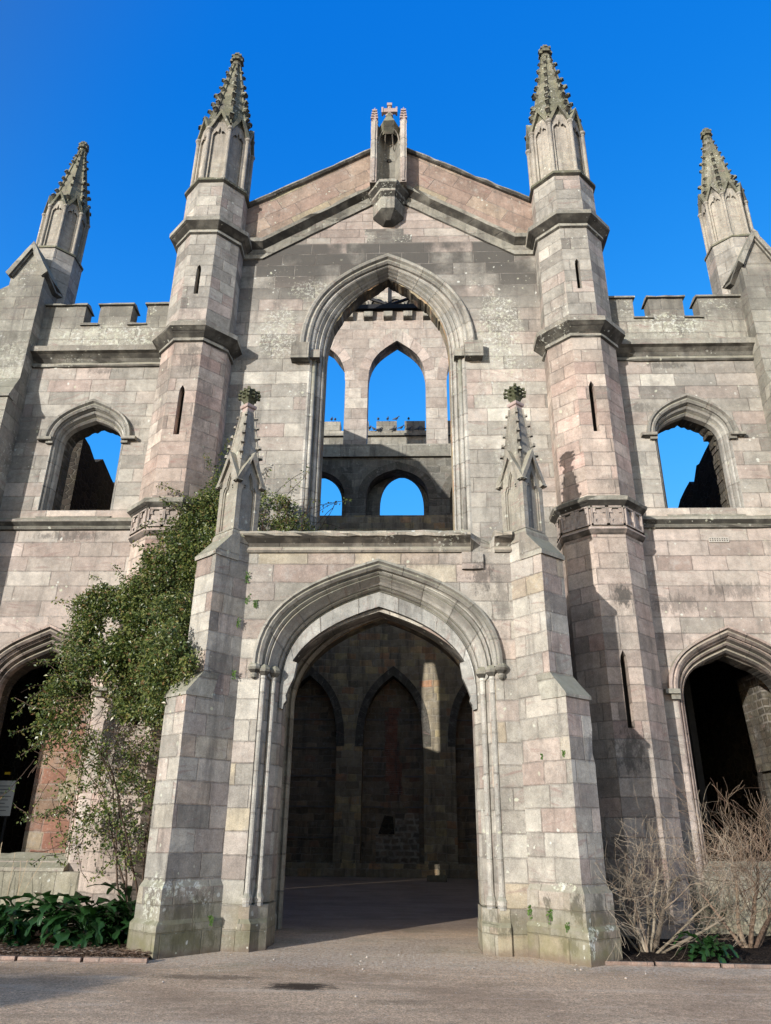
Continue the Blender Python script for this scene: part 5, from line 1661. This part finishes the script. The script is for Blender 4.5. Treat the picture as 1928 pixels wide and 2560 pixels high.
# second mass behind the porch pinnacle
vine2 = thing('climbing_plant', 'straggly climber on the wall between the left porch pinnacle and the great window', 'climbing plant', (-2.2, 14.6, 7), 'evergreen climbers on the castle front')
LV = Leaves(); st = MB()
rm = [(-3.0, 8.25), (-2.77, 8.35), (-2.33, 8.45), (-1.95, 8.21), (-1.45, 7.95), (-1.40, 7.2), (-3.0, 7.0)]
n = 0
while n < 75:
    x = RV.uniform(-3.0, -1.4); z = RV.uniform(7.0, 8.5)
    if not inpoly(x, z, rm): continue
    if x > -2.0 and RV.random() < .45: continue
    r = RV.uniform(.09, .2)
    LV.clump(Vector((x, 14.55 + RV.uniform(-.2, .2), z)), r, int(55 * (r / .15) ** 1.5 * (.6 if x > -2 else 1)), .062)
    n += 1
for (x, z, dx, dz, L_) in ((-2.3, 8.3, .5, 1, .7), (-2.1, 8.2, .7, 1, .9), (-1.9, 8.1, 1, .5, .5), (-1.6, 7.9, 1, .35, .9), (-1.5, 7.6, 1, .1, .6), (-2.6, 8.3, .2, 1, .5), (-1.5, 7.8, 1, .6, .5)):
    p = wander((x, 14.4, z), (dx, -.05, dz), int(L_ / .07), .08, .16, .03)
    tw_ = MB(); tw_.tube(p, .0065, 3); tw_.build('stem', M_STEM, vine2)
    for q in p[3:]:
        if RV.random() < .6: LV.clump(q, .05, 3, .06)
for k in range(16):
    p = wander((RV.uniform(-2.8, -1.6), 14.5, 7.0), (RV.uniform(-.6, .6), -.05, 1), 8, .15, .25)
    tw_ = MB(); tw_.tube(p, .008, 4); tw_.build('stem', M_STEM, vine2)
LV.build('foliage', M_VINE, vine2)

# ---- acanthus clumps
def acanthus(mb, base, az, L, W, droop, lift, rnd):
    """one lobed, arching leaf"""
    n = 15
    d = Vector((math.cos(az), math.sin(az), 0)); side = Vector((-math.sin(az), math.cos(az), 0))
    p = Vector(base); el = lift
    k0 = len(mb.v)
    twist = rnd.uniform(-.5, .5)
    for i in range(n + 1):
        t = i / n
        dirv = d * math.cos(el) + Vector((0, 0, 1)) * math.sin(el)
        nrm = (-d * math.sin(el) + Vector((0, 0, 1)) * math.cos(el))
        s2 = (side * math.cos(twist * t) + nrm * math.sin(twist * t)).normalized()
        env = math.sin(PI * min(1, max(0., (t - .12) / .88)) ** .8) ** .8 if t > .12 else .06
        lobe = (.30, .8, 1., .6)[i % 4]
        w_ = W * max(.05, env) * lobe
        back = dirv * (.0, .03, .05, .02)[i % 4]
        wave = .25 * w_ * (1 if i % 4 < 2 else -.6)
        mb.v += [tuple(p + s2 * w_ + nrm * (w_ * .35 + wave * .5) + back), tuple(p + s2 * w_ * .5 + nrm * w_ * .32), tuple(p), tuple(p - s2 * w_ * .5 + nrm * w_ * .32), tuple(p - s2 * w_ + nrm * (w_ * .35 - wave * .5) + back)]
        p = p + dirv * (L / n)
        el -= droop / n
    for i in range(n):
        for j in range(4):
            a = k0 + i * 5 + j
            mb.f.append([a, a + 1, a + 6, a + 5])
def clump(x, y, sc, nl, label, seed, top=1.):
    rnd = random.Random(seed)
    t = thing('acanthus_plant', label, 'plant', (x, y, .04), 'acanthus clumps in the beds')
    nl = int(nl * 1.7)
    for i in range(nl):
        az = 2 * PI * i / nl * 1.618 * 2 + rnd.uniform(-.3, .3)
        lift = rnd.uniform(.9, 1.5) if i % 3 else rnd.uniform(.4, .9)
        mb = MB()
        acanthus(mb, (x + math.cos(az) * .05, y + math.sin(az) * .05, .04 + rnd.uniform(0, .34) * top * (1 if sc > .8 else .4)), az, rnd.uniform(.42, .8) * sc, rnd.uniform(.085, .15) * sc, rnd.uniform(1.6, 2.9), lift, rnd)
        mb.build('leaf', M_ACAN, t, smooth=True)
AC = [(-6.75, 12.35, .95, 24, 'lush lobed acanthus at the far left edge of the bed, cut by the picture border'),
      (-6.05, 12.75, 1.0, 26, 'lobed acanthus in the left bed in front of the mossy plinth, below the dry stalks'),
      (-5.45, 12.25, .95, 26, 'low glossy acanthus spilling over bark mulch near the left kerb'),
      (-4.85, 12.65, 1.05, 28, 'tall domed acanthus in the middle of the left bed'),
      (-4.25, 12.35, 1.0, 28, 'acanthus with long drooping leaves, second from the porch buttress'),
      (-3.70, 12.75, 1.05, 28, 'dark acanthus tucked against the left porch buttress plinth'),
      (-3.95, 13.4, 1.35, 22, 'upright acanthus under the woody climber stems behind the left buttress'),
      (4.66, 12.05, .62, 18, 'small acanthus at the foot of the bare shrub beside the right kerb')]
for i, (x, y, sc, nl, lab) in enumerate(AC):
    clump(x, y, sc, nl, lab, 40 + i)

# ---- bare shrubs
def branch(mb, p, d, L, r, depth, rnd, up, spread):
    n = max(3, int(L / .07))
    pts = [Vector(p)]; rad = [r]
    d = Vector(d).normalized()
    for i in range(n):
        d = (d + Vector((rnd.uniform(-1, 1), rnd.uniform(-1, 1), rnd.uniform(-1, 1))) * .27 + Vector((0, 0, up))).normalized()
        q = pts[-1] + d * (L / n)
        if q.z < .05: q.z = .05; d.z = abs(d.z)
        if q.y > 14.7: q.y = 14.7
        pts.append(q)
        rad.append(max(.0021, r * (1 - .65 * (i + 1) / n)))
    mb.tube(pts, rad, 6 if r > .02 else (4 if r > .008 else 3))
    if depth <= 0: return
    kids = rnd.choice((1, 1, 1, 2)) if depth > 1 else rnd.choice((1, 2, 3))
    for _ in range(kids + 1):
        i = rnd.randint(max(1, n // 3), n)
        dd = pts[i] - pts[i - 1]
        dd.normalize()
        side = Vector((rnd.uniform(-1, 1), rnd.uniform(-1, 1), rnd.uniform(-.5, .9)))
        side = (side - dd * side.dot(dd)).normalized()
        nd = dd * math.cos(spread) + side * math.sin(spread)
        branch(mb, pts[i], nd, L * rnd.uniform(.62, .9), max(.0021, rad[i] * rnd.uniform(.42, .6)), depth - 1, rnd, up, spread * rnd.uniform(.85, 1.15))
def shrub(label, x, y, stems, mat, seed, depth=4, up=.02, spread=.6):
    rnd = random.Random(seed)
    t = thing('bare_shrub', label, 'shrub', (x, y, 0), 'leafless shrubs beside the porch')
    tr_ = MB(); tw = MB()
    for (dx, dy, dz, L, r) in stems:
        p = Vector((x + dx * .08, y + dy * .08, 0))
        n = 7; pts = [p]; d = Vector((dx, dy, dz)).normalized()
        for i in range(n):
            d = (d + Vector((rnd.uniform(-1, 1), rnd.uniform(-1, 1), rnd.uniform(-.3, .6))) * .16).normalized()
            pts.append(pts[-1] + d * L / n)
        rad = [r * (1 - .5 * i / n) for i in range(n + 1)]
        tr_.tube(pts, rad, 8)
        for i in range(3, n + 1):
            for _ in range((1 if i % 2 else 2) if i < n else 2):
                side = Vector((rnd.uniform(-1, 1), rnd.uniform(-1, 1), rnd.uniform(-.4, .9)))
                dd = (pts[i] - pts[i - 1]).normalized()
                side = (side - dd * side.dot(dd)).normalized()
                branch(tw, pts[i], dd * .6 + side * .8, L * rnd.uniform(.45, .72), rad[i] * .36, depth - 1, rnd, up, spread)
    tr_.build('trunk', mat, t); tw.build('branches', mat, t)
shrub('pale spreading leafless shrub with forked trunk beside the right porch buttress', 4.0, 12.63,
      [(-.22, .0, 1, .95, .045), (.1, .12, 1, .95, .036), (.62, -.05, .9, 1.15, .042), (-.6, -.45, .75, .85, .022), (1.1, -.1, .5, 1.2, .026), (-.1, -.3, 1, .9, .02), (-1.0, -.2, .9, 1.0, .018), (.9, -.4, .8, 1.2, .02), (.3, .2, 1, 1.2, .024)], M_TWIG, 3, 4, .0, .78)
shrub('taller brown twiggy leafless shrub in front of the right wing doorway', 5.7, 13.2,
      [(-.35, 0, 1, 1.2, .04), (.1, .1, 1.1, 1.25, .04), (.5, -.1, 1, 1.2, .038), (.75, .1, .8, 1.2, .034), (-.1, -.4, .9, 1.1, .03), (-.7, -.1, .8, 1., .028)], M_TWIG2, 9, 4, .03, .6)

# dry stalks against the left plinth
t = thing('dry_stalks', 'thin leafless dry stalks rising against the mossy plinth under the left doorway', 'dead plant', (-6.4, 13.6, 0))
mb = MB()
for k in range(13):
    x = RV.uniform(-7.6, -5.2)
    p = wander((x, 13.6 + RV.uniform(-.4, .5), 0), (RV.uniform(-.15, .15), 0, 1), 9, RV.uniform(.11, .17), .07)
    mb.tube(p, .0055, 3)
mb.build('stalk', M_DRY, t)

# tufts of fern and weed rooted in joints
def bface(s, t, extra=0., hw=.28):
    E_ = Vector((s * 3.14, 11.81, 0)); a_ = Vector((s * .643, -.766, 0)); n_ = Vector((s * .766, .643, 0))
    q = E_ + a_ * extra - n_ * (hw + .004) - a_ * t
    return q.x, q.y
W_ = [(*bface(-1, .95), 5.75, 'green weed high on the left porch buttress, just under the cornice end', .10), (*bface(-1, .98), 5.35, 'hanging green weed below the topmost tuft on the left porch buttress', .09),
      (-2.12, 12.36, 5.25, 'small weed on the porch front beside the left end of the arch', .06), (*bface(-1, .85), 4.9, 'trailing weed halfway down the upper left buttress face', .07),
      (*bface(-1, .85), 4.02, 'creeping weed on the joint level with the left capital', .06),
      (*bface(1, .98, .05, .315), .62, 'bright fern in the plinth joint at the inner edge of the right buttress', .08), (*bface(1, .60, .05, .315), .60, 'bright fern in the plinth joint in the middle of the right buttress', .08),
      (*bface(1, .55), 2.72, 'line of tiny ferns in a joint halfway up the right buttress', .03), (*bface(1, .12), 2.74, 'tiny fern at the corner of the right buttress at mid height', .035),
      (*bface(-1, .9, .10, .345), .44, 'low fern on the plinth ledge of the left buttress', .05), (*bface(1, .35, .10, .345), .46, 'small fern on the plinth ledge of the right buttress', .04)]
for (x, y, z, lab, r) in W_:
    o = Leaves()
    for _ in range(int(26 + 200 * r)):
        dv = Vector((RV.uniform(-1, 1) * .6, RV.uniform(-.6, -.05) * .3, RV.uniform(-1.6, .5)))
        o.leaf(Vector((x, y - .004, z)) + dv * r * RV.random(), dv.normalized(), Vector((0, -1, .4)), .028 + r * .15, .01 + r * .04)
    tag(o.build('wall_fern', M_FERN, None), lab, 'fern', 'ferns rooted in the porch masonry')

# clipped hedge up-sun of the path (throws the shadow over the lower left of the path)
mb = MB()
rings = []
for i in range(41):
    x = -32 + i * .5
    j = lambda s_: .12 * mnoise.noise(Vector((x * 1.1, s_, 0)))
    rings.append([(x, -3.6 + j(1), 0), (x, -3.7 + j(2), 2.6), (x, -3.4, 2.95 + j(3)), (x, -2.7, 2.95 + j(4)), (x, -2.4 + j(5), 2.6), (x, -2.5 + j(6), 0)])
mb.loft(rings)
hg = mb.build('clipped_hedge', leaf_mat('yew_foliage', [(0, (.02, .04, .015)), (1, (.04, .07, .02))], .6))
LV = Leaves()
for _ in range(5200):
    x = RV.uniform(-32, -12) if RV.random() < .6 else RV.uniform(-15, -12)
    a = RV.choice((0, 1, 2, 3))
    if a == 0: q = Vector((x, RV.uniform(-3.5, -2.6), 2.95 + RV.uniform(-.05, .12)))
    elif a == 1: q = Vector((x, -2.42 + RV.uniform(-.05, .1), RV.uniform(0, 2.9)))
    elif a == 2: q = Vector((-12 + RV.uniform(-.05, .12), RV.uniform(-3.6, -2.4), RV.uniform(0, 2.95)))
    else: q = Vector((x, -3.7, RV.uniform(0, 2.8)))
    LV.leaf(q, Vector((RV.uniform(-1, 1), RV.uniform(-1, 1), RV.uniform(-.3, 1))).normalized(), Vector((RV.uniform(-1, 1), RV.uniform(-1, 1), RV.uniform(-1, 1))).normalized(), .14, .04)
hd = thing('yew_hedge', 'clipped dark yew hedge beside the gravel path', 'hedge', (-22, -3, 0))
hg.parent = hd; hg.location = (22, 3, 0)
LV.build('foliage', bpy.data.materials['yew_foliage'], hd)

# ---- birds on the far parapet
M_BIRD = plain('pigeon_plumage', (.05, .055, .07), (.12, .13, .15), 6., .6)
def bird_mesh():
    mb = MB()
    ax = [((-.20, -.05), .012, .03), ((-.10, -.01), .04, .03), ((0, .0), .075, .07), ((.08, .04), .07, .065), ((.125, .10), .035, .038), ((.15, .15), .034, .036), ((.18, .16), .02, .02), ((.215, .15), .004, .004)]
    rings = []
    for (x, z), ry, rz in ax:
        rings.append([(x, ry * math.cos(a * PI / 4), z + rz * math.sin(a * PI / 4)) for a in range(8)])
    mb.loft(rings)
    for s in SX:
        mb.tube([(.02, s * .03, -.05), (.03, s * .03, -.13)], .008, 4)
    me_o = mb.build('pigeon', M_BIRD, None, smooth=True)
    return me_o
bp = bird_mesh()
BL = [(-4.60, 26.2, 1.4, 'left one of the pair of pigeons on the merlon by the left upright'), (-4.36, 26.2, 1.7, 'right one of the pair of pigeons on the merlon by the left upright'),
      (-1.55, 26.2, 1.8, 'pigeon on the left corner of the central far merlon'), (-.95, 26.2, 1.3, 'pigeon in the middle of the central far merlon'), (-.40, 26.2, 0., 'pigeon on the right corner of the central far merlon, facing right'),
      (.42, 26.2, 1.5, 'lone pigeon on the merlon right of the central one'),
      (-2.10, 25.5, 1.2, 'pigeon in the notch beside the left pillar of the tall arch'), (-1.80, 25.42, 3.3, 'pale pigeon at the left foot of the central merlon'), (-1.50, 25.38, .4, 'pigeon crouched below the central merlon, left part'),
      (-.60, 25.42, .2, 'pigeon on the ledge under the middle of the central merlon'), (-.08, 25.5, 0., 'pigeon in the notch right of the central merlon'), (.45, 25.42, .1, 'pigeon on the ledge under the right merlon, left part'),
      (1.0, 25.42, .4, 'pigeon on the ledge under the right merlon, middle part'), (1.40, 25.42, 3., 'pigeon on the ledge beside the right pillar of the tall arch')]
for i, (x, z, a, lab) in enumerate(BL):
    b_ = bp if i == 0 else bp.copy()
    if i: COL.objects.link(b_)
    b_.location = (x, (41.92 if z > 26 else 41.86), z + .13); b_.rotation_euler = (0, -.25 if i % 3 == 0 else 0, a)
    b_.scale = (1.15,) * 3
    tag(b_, lab, 'bird', 'pigeons on the far parapet')

# ---- notices inside the wing doorways
M_PAPER = plain('notice_white', (.62, .62, .60), (.55, .55, .53), 3., .5, .02)
M_INK = plain('notice_print', (.16, .16, .17), (.12, .12, .13), 3., .6, .02)
M_YEL = plain('yellow_plastic', (.75, .52, .03), (.6, .4, .03), 4., .4, .05)
def board(x0, x1, y, z0, z1, label, lines, yx):
    t = thing('notice_board', label, 'sign', ((x0 + x1) / 2, y, 0))
    mb = MB(); mb.box(x0, x1, y, y + .02, z0, z1); mb.build('panel', M_PAPER, t)
    mb = MB(); mb.box(x0 + .06, x0 + .11, y + .021, y + .06, 0, z1 - .05); mb.box(x1 - .11, x1 - .06, y + .021, y + .06, 0, z1 - .05); mb.build('post', M_BLACK, t)
    for k in range(lines):
        mb = MB(); z = z1 - .10 - k * (z1 - z0 - .14) / lines
        mb.box(x0 + .05, x1 - .05 - (k % 3) * .05, y - .004, y - .001, z - .012, z + .003); mb.build('text_line', M_INK, t)
    mb = MB(); mb.box(yx, yx + .10, y - .02, y + .03, z1 + .12 if yx < 0 else z0 - .16, z1 + .17 if yx < 0 else z0 - .04); mb.build('yellow_tag', M_YEL, t)
board(-8.5, -7.68, 16.2, 1.85, 2.53, 'white information panel with rows of grey print inside the left doorway', 8, -7.95)
board(7.78, 8.6, 15.9, 2.38, 2.72, 'white notice with a yellow tag inside the right doorway, at the picture edge', 3, 7.86)

# squared stone on the hall floor
mb = MB(); mb.hexa([(1.08, 30.2, 0), (1.82, 30.15, 0), (1.84, 30.5, 0), (1.1, 30.55, 0), (1.1, 30.22, .2), (1.8, 30.17, .22), (1.82, 30.48, .22), (1.12, 30.5, .2)])
tag(mb.build('stone_block', M_BUTT), 'squared loose stone lying on the hall floor at the foot of the back wall', 'stone block')

# ================================================================== LIGHT, SKY, CAMERA
EL, AZ = math.radians(11.), math.radians(35.)       # sun low, behind the camera on the left
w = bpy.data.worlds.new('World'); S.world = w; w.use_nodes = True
nt = w.node_tree; nt.nodes.clear(); g = G(nt)
out = g.n('ShaderNodeOutputWorld'); bg = g.n('ShaderNodeBackground'); nt.links.new(bg.outputs[0], out.inputs[0])
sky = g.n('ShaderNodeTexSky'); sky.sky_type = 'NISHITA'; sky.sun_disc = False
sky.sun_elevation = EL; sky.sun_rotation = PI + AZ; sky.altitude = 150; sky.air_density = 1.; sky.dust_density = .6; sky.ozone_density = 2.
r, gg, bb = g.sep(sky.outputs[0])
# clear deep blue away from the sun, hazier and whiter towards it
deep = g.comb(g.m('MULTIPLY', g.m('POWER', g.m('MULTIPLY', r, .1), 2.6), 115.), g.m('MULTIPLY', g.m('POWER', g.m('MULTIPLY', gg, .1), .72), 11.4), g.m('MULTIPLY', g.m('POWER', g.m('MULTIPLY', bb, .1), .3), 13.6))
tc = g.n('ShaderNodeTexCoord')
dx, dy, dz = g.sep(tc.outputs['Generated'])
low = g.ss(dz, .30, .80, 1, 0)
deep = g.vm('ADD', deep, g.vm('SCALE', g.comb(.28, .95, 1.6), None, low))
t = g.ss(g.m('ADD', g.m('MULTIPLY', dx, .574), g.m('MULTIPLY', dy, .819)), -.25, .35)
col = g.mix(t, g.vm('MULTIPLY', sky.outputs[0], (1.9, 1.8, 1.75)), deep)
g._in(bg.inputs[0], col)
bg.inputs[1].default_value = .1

sd = bpy.data.lights.new('sun', 'SUN'); sd.energy = 5.0; sd.angle = math.radians(.6); sd.color = (1., .965, .915)
so = bpy.data.objects.new('sun', sd); COL.objects.link(so)
Ld = Vector((math.sin(AZ) * math.cos(EL), math.cos(AZ) * math.cos(EL), -math.sin(EL)))
so.rotation_euler = Ld.to_track_quat('-Z', 'Y').to_euler(); so.location = (-20, -28, 9)

cam = bpy.data.cameras.new('camera'); co = bpy.data.objects.new('camera', cam); COL.objects.link(co)
yaw, pit, rol = math.radians(-2.176), math.radians(23.374), math.radians(.643)
cam.sensor_fit = 'HORIZONTAL'; cam.sensor_width = 36; cam.lens = 36 * 1859.7 / 1928
cam.clip_start = .1; cam.clip_end = 3000
fw = Vector((math.sin(yaw) * math.cos(pit), math.cos(yaw) * math.cos(pit), math.sin(pit)))
rt = Vector((math.cos(yaw), -math.sin(yaw), 0)); up = rt.cross(fw)
r2 = rt * math.cos(rol) + up * math.sin(rol); u2 = up * math.cos(rol) - rt * math.sin(rol)
M = Matrix((r2, u2, -fw)).transposed().to_4x4(); M.translation = (.58, 0, 1.6)
co.matrix_world = M
S.camera = co
S.view_settings.view_transform = 'Standard'; S.view_settings.look = 'None'; S.view_settings.exposure = 0
S.render.engine = 'CYCLES'
S.cycles.max_bounces = 5; S.cycles.diffuse_bounces = 3; S.cycles.use_denoising = True
